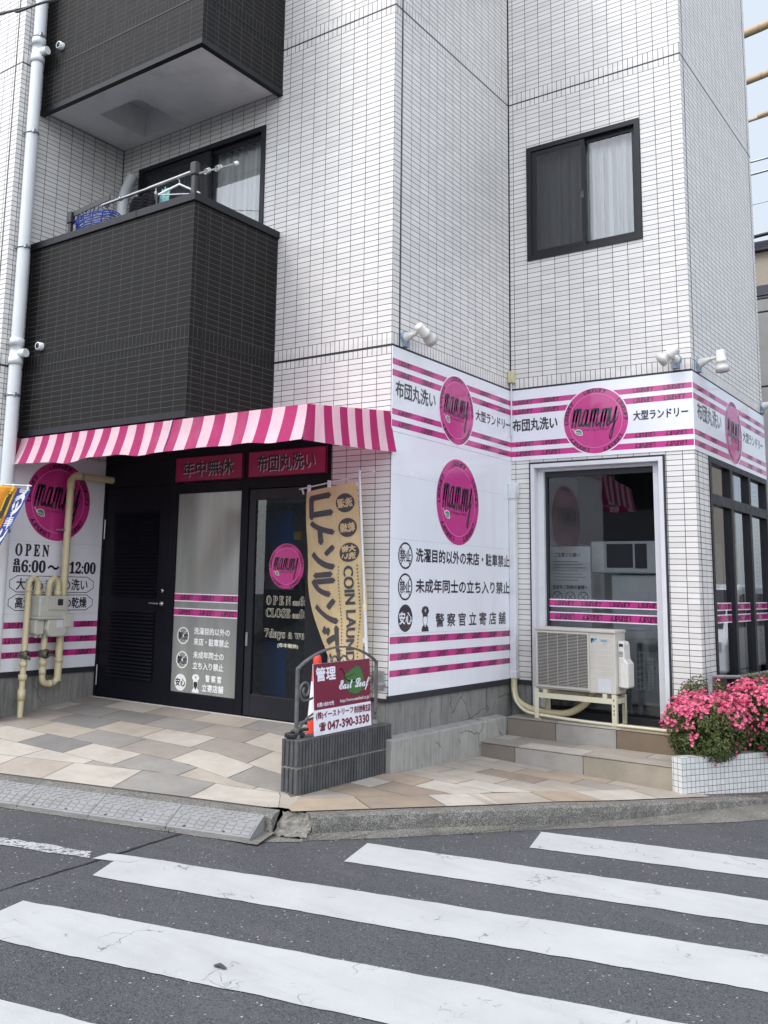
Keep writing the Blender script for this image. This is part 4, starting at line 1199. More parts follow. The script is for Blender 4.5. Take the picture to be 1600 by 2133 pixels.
# ---- printing on the shop panes (parts of the building's panes)
def film(mb, u0, u1, rows, f):
    for v0, v1, inv in rows:
        mb.face([f(u0, v0 - .010, .0003), f(u1, v0 - .010, .0003), f(u1, v1 + .010, .0003), f(u0, v1 + .010, .0003)], RIM)
    bands(mb, u0, u1, rows, f, None)
mb = MB(); R_ = [(1.426, 1.482, False), (1.293, 1.358, True)]
film(mb, .346, 1.411, R_, f3); words(mb, R_, f3, [.50, .775, 1.05, 1.32], .195); mb.build('stripe', SM, DW)
for a, b in ((2.73, 3.388), (3.467, 4.128), (4.207, 4.89)):
    mb = MB(); film(mb, a, b, [(1.428, 1.484, False), (1.312, 1.372, True)], f4w); words(mb, [(1.428, 1.484, False), (1.312, 1.372, True)], f4w, [a + .17, a + .50], .2); mb.build('stripe', SM, SW)
mb = MB(); R_ = [(1.400, 1.458, False), (1.262, 1.320, True)]
film(mb, -2.485, -1.652, R_, fe); words(mb, R_, fe, [-2.33, -2.05, -1.77], .19); mb.build('stripe', SM, fw)
mb = MB()
for v, a, b in ((1.075, '洗濯目的以外の', '来店・駐車禁止'), (.855, '未成年同士の', '立ち入り禁止')):
    text(mb, a, -2.20, -1.745 if len(a) > 6 else -1.81, v + .015, v + .078, fe, WINK, bold=.0022, d=.0008)
    text(mb, b, -2.20, -1.75 if len(b) > 6 else -1.81, v - .085, v - .02, fe, WINK, bold=.0022, d=.0008)
text(mb, '警 察 官', -2.03, -1.83, .665, .725, fe, WINK, bold=.0022, d=.0008); text(mb, '立寄店舗', -2.07, -1.80, .575, .64, fe, WINK, bold=.0022, d=.0008)
mb.build('lettering', SM, fw)
for v in (1.07, .845):
    mb = MB(); nono(mb, -2.345, v, .080, fe, WINK, .0008)
    text(mb, '禁', -2.405, -2.350, v - .036, v + .036, fe, INK, bold=.0012, d=.0016); text(mb, '止', -2.338, -2.285, v - .033, v + .033, fe, INK, bold=.002, d=.0016)
    mb.build('prohibition_mark', SM, fw)
mb = MB(); ring(mb, -2.355, .635, 0, .078, fe, WINK, .0008, 36); text(mb, '安心', -2.42, -2.29, .60, .672, fe, INK, bold=.002, d=.0014); mb.build('reassurance_mark', SM, fw)
mb = MB(); police(mb, -2.155, .555, .17, fe, WINK, INK, .0008); mb.build('policeman_pictogram', SM, fw)
mb = MB(); logo(mb, -1.105, 1.735, .20, fd, .0006, rim=False); mb.build('logo', SM, gd)
GM = [M['cream_ink'], M['dark_plastic']]
mb = MB()
for s_, a, b, c, d in (('𝐎 𝐏 𝐄 𝐍', -1.325, -1.045, 1.395, 1.47), ('𝐚𝐦', -1.02, -.945, 1.395, 1.43), ('𝟔:𝟎𝟎', -.94, -.775, 1.395, 1.47), ('𝐂𝐋𝐎𝐒𝐄', -1.325, -1.045, 1.285, 1.36), ('𝐚𝐦', -1.02, -.945, 1.285, 1.32), ('𝟎:𝟎𝟎', -.94, -.775, 1.285, 1.36), ('𝟕𝐝𝐚𝐲𝐬 𝐚 𝐰𝐞𝐞𝐤', -1.335, -.78, 1.09, 1.18)):
    text(mb, s_, a, b, c, d, fd, 0, bold=.0028, d=.0006)
    text(mb, s_, a, b, c, d, fd, 1, d=.0014)
text(mb, '(年中無休)', -1.18, -.95, 1.02, 1.065, fd, 0, bold=.0008, d=.0006)
mb.build('lettering', GM, gd)

# ================================================================ AWNING
t = thing('awning', 'magenta and pale pink striped awning over the laundry entrance', 'awning', (-1.8, -.6, 2.6))
mb = MB()
AX0, AX1 = -3.62, -.015
ZT, ZBm = 2.905, 2.622
SW_ = .1035
def prof(t_): return -1.118 - .085 * t_ ** 1.35          # front valance leans out
rnd = random.Random(5)
wob = [rnd.uniform(-.006, .006) for _ in range(80)]
def rip(x): return .011 * math.sin(x * 6.1) + .006 * math.sin(x * 17 + 1) + .004 * math.sin(x * 41)
NV = 7
k = 0; x = AX0; cols_ = []
sx = [AX0]
while sx[-1] < AX1 - .03: sx.append(min(sx[-1] + (.109 if sx[-1] < -1.45 else .1217), AX1))
for i in range(len(sx) - 1):
    for a_ in range(3):
        xa, xb = sx[i] + (sx[i + 1] - sx[i]) * a_ / 3, sx[i] + (sx[i + 1] - sx[i]) * (a_ + 1) / 3
        for j in range(NV):
            t0, t1 = j / NV, (j + 1) / NV
            P = lambda xx, tt: (xx + (.02 if xx > AX1 - .001 else 0) * tt, prof(tt) + rip(xx) * tt, ZT + .016 * math.sin(max(0, xx + 1.45) * .9) * 0 + (ZBm - ZT) * tt + .010 * math.sin(xx * 5.2) * tt + .005 * math.sin(xx * 13 + 2) * tt + .014 * abs(math.sin((xx + .06) / .88 * math.pi)) * tt)
            mb.face([P(xa, t1), P(xb, t1), P(xb, t0), P(xa, t0)], i % 2, sm=True)
        P2 = lambda xx, yy, zz: (xx, yy, zz)
        if xb > -1.42:                                    # sloping top between the balcony and the corner
            zt = lambda y: ZT + (y + 1.118) / 1.118 * .125
            ya = -.004
            mb.face([(xa, -1.118, ZT), (xb, -1.118, ZT), (xb, ya, zt(ya)), (xa, ya, zt(ya))], i % 2)
        else:
            mb.face([(xa, -1.118, ZT), (xb, -1.118, ZT), (xb, -1.04, ZT + .01), (xa, -1.04, ZT + .01)], i % 2)
par = (len(sx) - 1) % 2
ns = 11; wy = 1.118 / ns
for i in range(ns):
    ya, yb = -1.118 + wy * i, -1.118 + wy * (i + 1)
    for j in range(NV):
        t0, t1 = j / NV, (j + 1) / NV
        def P(y, tt):
            zt = ZT + (y + 1.118) / 1.118 * .125
            zb = ZBm + (y + 1.118) / 1.118 * .055
            fl = .035 * tt ** 1.4 + .035 * tt * max(0, (y + .3) / .3)
            front = max(0, 1 - (y + 1.118) / .25)
            return (AX1 + fl, y - .085 * tt ** 1.35 * front, zt + (zb - zt) * tt)
        mb.face([P(ya, t1), P(yb, t1), P(yb, t0), P(ya, t0)], (i + par) % 2, sm=True)
mb.build('canopy', [M['awn_pink'], M['awn_light']], t)
mb = MB()
for x in (-3.5, -2.5, -1.45, -.7, -.06):
    mb.tube([(x, -.02, 2.90), (x, -1.10, 2.70)], .012, 8)
mb.tube([(-3.58, -1.10, 2.70), (-.06, -1.10, 2.70)], .014, 8)
mb.build('frame', M['alu'], t)
mb = MB()
mb.tube([(-1.437, -1.123, 2.905), (-1.437, -1.16, 2.77), (-1.445, -1.205, 2.64)], .005, 6)
mb.build('seam_cord', M['galv'], t)

# ================================================================ PIPES, LAMPS, METER
t = thing('drainpipe', 'white rain drainpipe running down the corner of the left pier', 'drainpipe', (-3.53, -1.235, .15))
PX, PY, PR = -3.53, -1.235, .061
mb = MB(); mb.tube([(PX, PY, .1), (PX, PY, 9.8)], PR, 20); mb.build('pipe', M['pvc'], t)
for z in (3.74, 6.88):
    mb = MB()
    mb.lathe((PX, PY, z - .13), (0, 0, 1), [(0, PR), (0, PR + .010), (.075, PR + .010), (.075, PR + .004), (.19, PR + .004), (.19, PR + .010), (.26, PR + .010), (.26, PR)], 20)
    mb.tube([(PX, PY, z - .02), (PX + .13, PY + .02, z - .02)], .042, 14)
    mb.build('branch_joint', M['pvc'], t)
for z in (2.0, 3.30, 4.78, 5.98, 7.02):
    mb = MB(); mb.lathe((PX, PY, z), (0, 0, 1), [(0, PR), (0, PR + .006), (.024, PR + .006), (.024, PR)], 20)
    mb.box(PX + .04, PX + .085, PY - .04, PY - .015, z - .002, z + .028); mb.tube([(PX - .05, PY + .01, z + .01), (XL + .0, PY - .06, z + .01)], .009, 6)
    mb.build('clamp', M['galv'], t)
# gas pipes and meter
G = -3.45
t = thing('gas_meter', 'grey gas meter hung between beige pipes in front of the opening hours sign', 'gas meter', (G, -.72, 1.03))
mb = MB(); mb.box(G - .07, G + .09, -.895, -.555, 1.215, 1.415); mb.box(G - .075, G + .095, -.905, -.545, 1.19, 1.222)
bevel(mb.build('upper_casing', M['meter'], t), .018, 3)
mb = MB(); f = lambda u, v, d: (d, u, v)
P = [(-.79, 1.19), (-.80, 1.10), (-.775, 1.045), (-.74, 1.028), (-.61, 1.028), (-.57, 1.05), (-.557, 1.10), (-.56, 1.19)]
mb.prism(P, f, G - .06, G + .10); mb.prism([(-.90, 1.19), (-.905, 1.07), (-.88, 1.045), (-.80, 1.05), (-.80, 1.19)], f, G - .06, G + .055)
bevel(mb.build('lower_casing', M['meter'], t), .014, 3)
mb = MB(); mb.box(G + .09, G + .104, -.80, -.60, 1.285, 1.40); mb.build('counter_cover', M['meter'], t)
mb = MB(); mb.box(G + .103, G + .107, -.70, -.64, 1.325, 1.385); mb.build('counter_window', M['dark_plastic'], t)
mb = MB(); mb.box(G + .05, G + .13, -.60, -.52, 1.12, 1.245); mb.build('sensor_box', M['meter'], t)
mb = MB(); mb.box(G + .1005, G + .1018, -.70, -.625, 1.115, 1.185); mb.build('label_plate', M['label'], t)
mb = MB(); 
for i in range(3): mb.box(G + .0, G + .03, -.87 + i * .045, -.855 + i * .045, 1.02, 1.05)
mb.build('bolt', M['meter'], t)
def pipe(name, label, pts, r, joints, loc, group=None):
    t = thing(name, label, 'pipe', loc, group)
    mb = MB(); mb.tube(round_path(pts, r * 2.4), r, 14); mb.build('tube', M['pvc_beige'], t)
    for p, ax, L, k in joints:
        mb = MB(); mb.lathe(Vector(p) - Vector(ax) * L / 2, ax, [(0, r), (0, r * k), (L, r * k), (L, r)], 14); mb.build('socket', M['pvc_beige'], t)
    return t
Z_ = (0, 0, 1); Y_ = (0, 1, 0)
tp = pipe('gas_pipe', 'beige gas riser from the paving looping into the left of the meter', [(G, -.968, .28), (G, -.968, 1.58), (G, -.862, 1.58), (G, -.862, 1.41)], .028, [((G, -.968, .5), Z_, .10, 1.3), ((G, -.968, .66), Z_, .05, 1.45), ((G, -.968, .78), Z_, .05, 1.25), ((G, -.968, 1.47), Z_, .04, 1.2), ((G, -.862, 1.44), Z_, .05, 1.25)], (G, -.968, .3), 'beige gas pipes at the meter')
for o_, y_ in ((tp, -.968),):
    mb = MB(); mb.lathe((G - .03, y_, .865), (1, 0, 0), [(0, .02), (.005, .043), (.07, .043), (.085, .02)], 14); mb.tube([(G + .05, y_, .86), (G + .07, y_ + .02, .82)], .012, 8); mb.build('valve', M['brass'], o_)
tp = pipe('gas_pipe', 'beige gas pipe looping from the meter down into a U bend', [(G, -.628, 1.41), (G, -.628, 1.58), (G, -.728, 1.58), (G - .02, -.735, 1.25), (G - .02, -.735, .58), (G - .02, -.56, .58), (G - .02, -.56, .95)], .030, [((G - .02, -.735, .78), Z_, .05, 1.25), ((G - .02, -.735, .70), Z_, .06, 1.15), ((G, -.628, 1.44), Z_, .05, 1.25), ((G - .02, -.64, .58), Y_, .04, 1.12)], (G, -.66, .58), 'beige gas pipes at the meter')
mb = MB(); mb.lathe((G - .05, -.735, .865), (1, 0, 0), [(0, .02), (.005, .046), (.075, .046), (.09, .02)], 14); mb.tube([(G + .05, -.735, .86), (G + .06, -.66, .85)], .012, 8); mb.build('valve', M['brass'], tp)
tp = pipe('gas_pipe', 'thick beige gas pipe rising past the badge and turning into the wall', [(G - .02, -.555, .60), (G - .03, -.530, 2.61), (G - .03, .0, 2.61)], .036, [((G - .02, -.553, .80), Z_, .05, 1.12), ((G - .03, -.44, 2.61), Y_, .10, 1.1), ((G - .03, -.531, 2.52), Z_, .10, 1.1)], (G, -.55, .6), 'beige gas pipes at the meter')
mb = MB(); mb.box(G - .12, G - .02, -.60, -.50, 2.05, 2.068); mb.build('clamp', M['galv'], tp)

def spotlight(label, base, n, arm, p0, p1):
    """wall base with mastic, conical arm, knuckle, lamp tube with flared glass end"""
    t = thing('spotlight', label, 'spotlight', base, 'ivory spotlights above the banner')
    b = Vector(base); n = Vector(n); p0, p1 = Vector(p0), Vector(p1)
    mb = MB(); mb.lathe(b, n, [(0, .058), (.012, .055), (.02, .045)], 14)
    mb.obox(b + n * .01 - Vector((0, 0, .055)), (.02 + abs(n.y) * .012, 0, 0), (0, .02 + abs(n.x) * .012, 0), (0, 0, .03)); mb.build('mounting_pad', M['mastic'], t)
    mb = MB(); a = b + n * .018; e = Vector(arm); mb.tube([a, a + (e - a) * .2, e], [.047, .04, .016], 14); mb.build('arm', M['lamp'], t)
    mb = MB(); k = p0 + (p1 - p0) * .28; mb.tube([e, k], .011, 8); mb.lathe(e - (k - e).normalized() * .01, (k - e), [(0, .012), (0, .018), (.03, .018), (.03, .012)], 10); mb.build('knuckle', M['lamp'], t)
    d = (p1 - p0); L = d.length
    mb = MB(); mb.lathe(p0, d, [(0, 0), (0, .034), (.012, .040), (L * .42, .040), (L * .42, .046), (L * .58, .046), (L * .6, .040), (L * .78, .058), (L * .98, .064), (L * .98, .0)], 18); mb.build('lamp_housing', M['lamp'], t)
    mb = MB(); mb.lathe(p1 - d * .035, d, [(0, .062), (.012, .061), (.020, .050), (.026, 0)], 18); mb.build('lens', M['lens'], t)
m, nt, b_ = newmat('lamp_lens'); b_.inputs['Base Color'].default_value = (.42, .42, .45, 1); b_.inputs['Roughness'].default_value = .15; M['lens'] = m
spotlight('ivory spotlight over the tall notice sign', (0, .185, 3.70), (1, 0, 0), (.105, .185, 3.715), (.16, .15, 3.775), (.19, .335, 3.675))
spotlight('ivory spotlight aimed left over the doorway banner', (1.672, D2, 3.71), (0, -1, 0), (1.672, D2 - .07, 3.715), (1.735, D2 - .13, 3.785), (1.585, D2 - .17, 3.675))
spotlight('ivory spotlight aimed down at the right corner of the banner', (D3, 2.42, 3.695), (1, 0, 0), (D3 + .125, 2.42, 3.725), (D3 + .205, 2.425, 3.80), (D3 + .215, 2.455, 3.605))
spotlight('ivory spotlight at the far end of the side wall', (D3, YE - .055, 3.70), (1, 0, 0), (D3 + .13, YE - .055, 3.73), (D3 + .2, YE - .05, 3.80), (D3 + .22, YE - .03, 3.60))
t = thing('junction_box', 'small beige junction box with white conduit in the inner corner', 'junction box', (.03, D2 - .035, 3.68))
mb = MB(); mb.box(.004, .064, D2 - .075, D2 - .004, 3.665, 3.785); bevel(mb.build('box', M['pvc_beige'], t), .006)
mb = MB(); mb.tube([(.03, D2 - .04, 3.67), (.03, D2 - .04, 3.14), (.03, D2 - .028, 3.10)], .0085, 8); mb.build('conduit', M['alu'], t)
t = thing('pipe_cover', 'white plastic air conditioner pipe cover in the inner corner', 'pipe cover', (.045, D2 - .06, .72))
mb = MB(); mb.box(.011, .078, D2 - .085, D2 - .012, .735, 2.50); bevel(mb.build('duct', M['duct'], t), .012, 3)
mb = MB(); f = lambda u, v, d: (u, d, v)
mb.prism([(.0105, 2.47), (.085, 2.47), (.100, 2.54), (.100, 2.60), (.088, 2.635), (.0105, 2.635)], f, D2 - .10, D2 - .011); bevel(mb.build('cap', M['duct'], t), .012, 3)
mb = MB(); mb.box(.0105, .084, D2 - .092, D2 - .011, .715, .79); bevel(mb.build('end_collar', M['duct'], t), .008)
mb = MB(); mb.tube(smooth_path([(.045, 2.175, .74), (.045, 2.17, .62), (.09, 2.14, .52), (.22, 2.12, .455), (.42, 2.13, .43), (.62, 2.14, .45), (.78, 2.14, .55), (.85, 2.14, .66)], 8), .032, 12); mb.build('insulated_pipe', M['pvc_beige'], t)
mb = MB(); mb.tube(smooth_path([(.06, 2.12, .62), (.12, 2.05, .52), (.24, 1.985, .448), (.40, 1.965, .425), (.9, 1.955, .408), (1.4, 1.95, .407), (1.78, 1.93, .407)], 8), .014, 10); mb.build('drain_hose', M['stand'], t)

# ================================================================ AIR CONDITIONER ON ITS STAND
AX, AY, AZ = .375, 1.935, .668
t = thing('air_conditioner', 'ivory outdoor air conditioner unit with horizontal grille in front of the doorway', 'air conditioner', (AX + .38, AY + .14, AZ))
W_, D_, H_ = .765, .275, .565
mb = MB(); mb.box(AX, AX + W_, AY + .012, AY + D_, AZ, AZ + H_ - .02); bevel(mb.build('casing', M['ac'], t), .010, 3)
mb = MB(); mb.box(AX - .006, AX + W_ + .006, AY - .004, AY + D_ + .006, AZ + H_ - .028, AZ + H_); bevel(mb.build('lid', M['ac'], t), .006)
gx0, gx1, gz0, gz1 = AX + .028, AX + .515, AZ + .035, AZ + .515
mb = MB(); mb.box(gx0 - .0, gx1, AY + .008, AY + .0115, gz0, gz1); 
f = lambda u, v, d: (u, AY + .0078 - d, v)
mb.build('fan_opening', M['ac_dark'], t)
mb = MB(); cx, cz = (gx0 + gx1) / 2 - .01, (gz0 + gz1) / 2
for k in range(3):
    a = rad(120 * k + 20); P = [(cx, cz)] + [(cx + .2 * math.cos(a + j * .16), cz + .2 * math.sin(a + j * .16)) for j in range(6)]
    fill(mb, P, f, 0, .0004 + k * .0003)
ring(mb, cx, cz, .215, .222, f, 0, .0003); ring(mb, cx, cz, 0, .06, f, 0, .002)
mb.build('fan', [plain('fan_blade', (.03, .031, .045, 1), .5), M['ac']], t)
mb = MB(); nL = 37
for i in range(nL):
    z = gz0 + (gz1 - gz0) * (i + .5) / nL
    mb.prism([(AY - .005, z - .0026), (AY + .003, z - .0026), (AY + .003, z + .0018), (AY - .005, z + .0008)], lambda u, v, d: (d, u, v), gx0, gx1)
for k in range(4): x = gx0 + (gx1 - gx0) * (k + 1) / 5; mb.box(x - .0015, x + .0015, AY + .001, AY + .006, gz0, gz1)
for a, b, c, d in ((gx0 - .014, gx0, gz0 - .014, gz1 + .014), (gx1, gx1 + .014, gz0 - .014, gz1 + .014), (gx0, gx1, gz0 - .014, gz0), (gx0, gx1, gz1, gz1 + .014)): mb.box(a, b, AY - .010, AY + .012, c, d)
mb.build('grille', M['ac'], t)
mb = MB(); 
for i in range(9): mb.box(AX + .545, AX + W_ - .025, AY + .0105, AY + .0128, AZ + .10 + i * .048, AZ + .103 + i * .048)
mb.build('panel_groove', M['lamp'], t)
mb = MB(); mb.box(AX + .60, AX + .72, AY + .009, AY + .0115, AZ + .012, AZ + .135)
o = mb.build('rating_label', M['label'], t)
f = lambda u, v, d: (u, AY + .0108 - d, v)
mb = MB(); x = AX + .543; z = AZ + .44
fill(mb, [(x, z + .045), (x + .03, z + .045), (x, z)], f, 1, .0005); fill(mb, [(x + .034, z + .045), (x + .062, z + .045), (x + .005, z - .02 + .02), (x + .002, z)], f, 0, .0007)
for i in range(2): mb.face([f(x + .09, z + .028 - i * .010, .0006), f(x + .15, z + .028 - i * .010, .0006), f(x + .15, z + .034 - i * .010, .0006), f(x + .09, z + .034 - i * .010, .0006)], 0)
mb.face([f(x + .11, z - .012, .0006), f(x + .145, z - .012, .0006), f(x + .145, z + .006, .0006), f(x + .11, z + .006, .0006)], 3)
text(mb, 'R32', x + .113, x + .142, z - .008, z + .002, f, 2, d=.0012)
mb.build('badge', [M['blue_ink'], M['dark_plastic'], M['ink'], M['label']], t)
mb = MB()
f = lambda u, v, d: (u, d, v)
xr = AX + W_
mb.prism([(xr - .001, .79 - .668 + AZ - .06), (xr + .085, AZ + .055), (xr + .092, AZ + .075), (xr + .092, AZ + .27), (xr + .062, AZ + .31), (xr + .058, AZ + .44), (xr + .045, AZ + .465), (xr - .001, AZ + .47)], f, AY + .07, AY + .23)
bevel(mb.build('service_cover', M['lamp'], t), .012, 3)
mb = MB(); 
for i in range(4): mb.box(xr + .012, xr + .05, AY + .0685, AY + .071, AZ + .335 + i * .012, AZ + .340 + i * .012)
mb.box(xr + .014, xr + .05, AY + .0685, AY + .071, AZ + .42, AZ + .445); mb.build('cover_slot', M['ac_dark'], t)
t = thing('equipment_stand', 'cream steel angle stand carrying the air conditioner', 'stand', (AX + .38, AY + .15, .39))
SX0, SX1, SY0, SY1, SZ = AX - .012, AX + W_ + .002, AY + .005, AY + .27, .392
for x, y, sx_, sy_ in ((SX0, SY0, 1, 1), (SX1, SY0, -1, 1), (SX0, SY1, 1, -1), (SX1, SY1, -1, -1)):
    mb = MB()
    mb.box(min(x, x + sx_ * .042), max(x, x + sx_ * .042), min(y, y + sy_ * .003), max(y, y + sy_ * .003), SZ, AZ + .0 if sy_ > 0 else AZ - .01)
    mb.box(min(x, x + sx_ * .003), max(x, x + sx_ * .003), min(y + sy_ * .0031, y + sy_ * .042), max(y + sy_ * .0031, y + sy_ * .042), SZ, AZ - .01)
    mb.box(min(x, x + sx_ * .05), max(x, x + sx_ * .05), min(y, y + sy_ * .05), max(y, y + sy_ * .05), SZ - .002, SZ + .005)
    o = mb.build('leg', M['stand'], t)
    if sy_ > 0 and sx_ < 0:
        mb = MB()
        for z in (.50, .53, .57, .62): mb.box(x - .026, x - .018, y - .0008, y + .001, z - .009, z + .009)
        mb.build('slot', M['ac_dark'], o)
mb = MB(); mb.box(SX0 + .042, SX1 - .042, SY0 + .001, SY0 + .005, .585, .632); mb.box(SX0 + .042, SX1 - .042, SY1 - .005, SY1 - .001, .585, .632)
mb.box(SX0 + .0035, SX0 + .007, SY0 + .042, SY1 - .042, .585, .632); mb.box(SX1 - .007, SX1 - .0035, SY0 + .042, SY1 - .042, .585, .632)
mb.build('rail', M['stand'], t)
mb = MB()
for x in (AX + .09, AX + .66): mb.box(x - .02, x + .02, SY0 + .006, SY1 - .006, .633, .667)
mb.build('bearer', M['stand'], t)

# ================================================================ RIBBED BLOCK WALL WITH RAILING, BOARD, CONE, BANNER
bx0, bx1, by0, by1 = -.105, .052, -1.205, -.012
t = thing('block_wall', 'low grey ribbed concrete block wall in front of the entrance', 'wall', ((bx0 + bx1) / 2, -.6, .1))
rnd = random.Random(9)
for z0, z1 in ((.05, .318), (.328, .510)):
    mb = MB(); mb.box(bx0 + .009, bx1 - .009, by0 + .009, by1, z0, z1 - .004)
    n = 34; p = (by1 - by0 - .02) / n
    for i in range(n):
        y = by0 + .016 + i * p + p * .5; j = rnd.uniform(-.0012, .0012)
        for xa, xb in ((bx1 - .009, bx1 + j), (bx0 - j, bx0 + .009)):
            mb.box(min(xa, xb), max(xa, xb), y - p * .31, y + p * .31, z0, z1 - .002 + j)
    for i in range(4):
        x = bx0 + .02 + i * .039; mb.box(x - .012, x + .012, by0, by0 + .009, z0, z1 - .002)
    bevel(mb.build('block_course', M['block'], t), .003, 1)
mb = MB(); mb.box(bx0 + .006, bx1 - .006, by0 + .006, by1, .316, .330); mb.build('mortar_joint', M['rubble'], t)
t = thing('railing', 'low grey wrought iron railing with scrolls on the block wall', 'railing', (-.03, -.63, .51))
RX = -.035
for y in (-1.125, -.125):
    mb = MB(); mb.box(RX - .011, RX + .011, y - .011, y + .011, .508, .995)
    mb.lathe((RX, y, .508), (0, 0, 1), [(0, .034), (.02, .03), (.035, .018), (.05, .024), (.07, .017)], 10)
    bevel(mb.build('post', M['iron'], t), .002, 1)
mb = MB(); A = [(RX, -1.125 + i / 16, .985 + .135 * math.sin(math.pi * i / 16) ** .8) for i in range(17)]
for i in range(16):
    a, b = Vector(A[i]), Vector(A[i + 1]); m_ = (a + b) / 2; d = (b - a) / 2 * 1.03
    mb.obox(m_, d, (.013, 0, 0), Vector((0, -d.z, d.y)).normalized() * .006)
mb.build('top_rail', M['iron'], t)
mb = MB()
for i in range(12):
    a = Vector((RX, -1.125 + i / 12, .60 + .05 * math.sin(math.pi * i / 12))); b = Vector((RX, -1.125 + (i + 1) / 12, .60 + .05 * math.sin(math.pi * (i + 1) / 12)))
    mb.obox((a + b) / 2, (b - a) / 2, (.010, 0, 0), (0, 0, .006))
mb.tube([(RX, -1.11, .56), (RX, -.99, .64), (RX, -.8, .70)], .009, 6)
mb.build('bottom_rail', M['iron'], t)
def scroll(cy, cz, r, a0, turns, sg):
    return [(RX, cy + sg * r * (1 - .72 * i / 28) * math.cos(rad(a0 + turns * 360 * i / 28)), cz + r * (1 - .72 * i / 28) * math.sin(rad(a0 + turns * 360 * i / 28))) for i in range(29)]
for cy, sg in ((-1.03, -1), (-.22, 1)):
    mb = MB(); mb.tube([(RX, cy - sg * .30, .86), (RX, cy - sg * .12, .775)] + scroll(cy, .83, .075, 250, 1.45, sg), .0085, 7); mb.build('scroll', M['iron'], t)
for cy, sg in ((-.69, 1), (-.56, -1)):
    mb = MB(); mb.tube([(RX, -.625, 1.10), (RX, -.625, 1.03)] + scroll(cy, 1.0, .06, 20, 1.1, sg), .0085, 7); mb.build('scroll', M['iron'], t)
mb = MB(); mb.box(-.145, -.03, -.016, -.010, .755, .905); mb.tube([(RX, -.115, .80), (RX, -.016, .80)], .018, 8); bevel(mb.build('wall_bracket', M['galv'], t), .003, 1)
mb = MB(); mb.box(-.10, -.01, -1.18, -1.05, .512, .545); mb.box(-.07, -.03, -1.15, -.98, .545, .565); bevel(mb.build('clip', M['dark_plastic'], t), .008)
# management board leaning on the railing
t = thing('management_board', 'maroon and white estate agent board with green leaf leaning on the railing', 'sign', (.0, -.61, .51))
u0, u1, v0, v1 = -.992, -.275, .512, 1.012
ln = lambda v: .028 - (v - v0) * .055
f = lambda u, v, d: (ln(v) + d, u, v + (u - u0) * .012)
mb = MB(); mb.prism([(u0, v0), (u1, v0), (u1, v1), (u0, v1)], f, -.006, 0); mb.build('panel', M['board'], t)
BM = [M['maroon'], M['board'], M['leaf_dark'], M['cloth_black'], plain('leaf_print', lin(62, 104, 58), .4)]
q = lambda a, b: (u0 + a * (u1 - u0), v1 - b * (v1 - v0))
mb = MB(); fill(mb, [q(0, .645), q(1, .645), q(1, 0), q(0, 0)], f, 0, .0006); mb.build('ground_colour', BM, t)
mb = MB()
L_ = [(.53, .19), (.58, .18), (.66, .13), (.74, .09), (.80, .10), (.86, .20), (.88, .32), (.86, .43), (.79, .49), (.70, .50), (.60, .45), (.55, .34)]
fill(mb, [q(.70 + (a - .70) * 1.07, .3 + (b - .3) * 1.07) for a, b in L_][::-1], f, 2, .0009); fill(mb, [q(*p) for p in L_][::-1], f, 4, .0013)
stroke(mb, [q(*p) for p in [(.44, .12), (.48, .11), (.52, .17), (.55, .26), (.62, .30), (.72, .30)]], .008, f, 3, .0016); stroke(mb, [q(*p) for p in [(.55, .24), (.65, .22), (.71, .18)]], .004, f, 3, .0016)
mb.build('leaf_emblem', BM, t)
mb = MB()
def bt(s_, a, b, c, d, m, bold): text(mb, s_, q(a, 0)[0], q(b, 0)[0], q(0, d)[1], q(0, c)[1], f, m, bold=bold, d=.0021)
bt('管理', .04, .37, .055, .245, 1, .0035); bt('𝓔𝓪𝓼𝓽 𝓛𝓮𝓪𝓯', .43, .985, .275, .46, 1, .0022)
bt('お問い合わせ先', .05, .33, .545, .605, 1, .001); bt('http://www.eastleaf.co.jp/', .44, .98, .545, .605, 1, .0004)
bt('(株)イーストリーフ', .03, .665, .675, .785, 0, .0018); bt('市川妙典支店', .685, .99, .675, .785, 0, .0018)
bt('☎', .08, .185, .83, .94, 0, .0022); bt('047-390-3330', .22, .955, .83, .945, 0, .0032)
mb.build('lettering', BM, t)
# traffic cone
cx, cy = -.40, -.42
zc = z_apron(cx, cy) + .004
t = thing('traffic_cone', 'orange traffic cone with white band behind the railing', 'traffic cone', (cx, cy, zc))
HC = .735
cr = lambda h: .030 + (.086 - .030) * (1 - h / HC) ** 1.05
mb = MB()
hs = [.03, .15, .27]; mb.lathe((cx, cy, zc), Z_, [(0.03, .125), (.04, .12)] + [(h, cr(h)) for h in (.05, .12, .20, .25)], 20); mb.lathe((cx, cy, zc), Z_, [(h, cr(h)) for h in (.53, .6, .68, .715)] + [(.733, .022), (.735, 0)], 20)
mb.build('cone_body', M['cone'], t)
mb = MB(); mb.lathe((cx, cy, zc), Z_, [(h, cr(h) + .001) for h in (.25, .34, .44, .53)], 20); mb.build('reflective_band', M['board'], t)
mb = MB(); mb.box(cx - .13, cx + .13, cy - .13, cy + .13, zc - .02, zc + .03); bevel(mb.build('cone_base', M['cone'], t), .015)

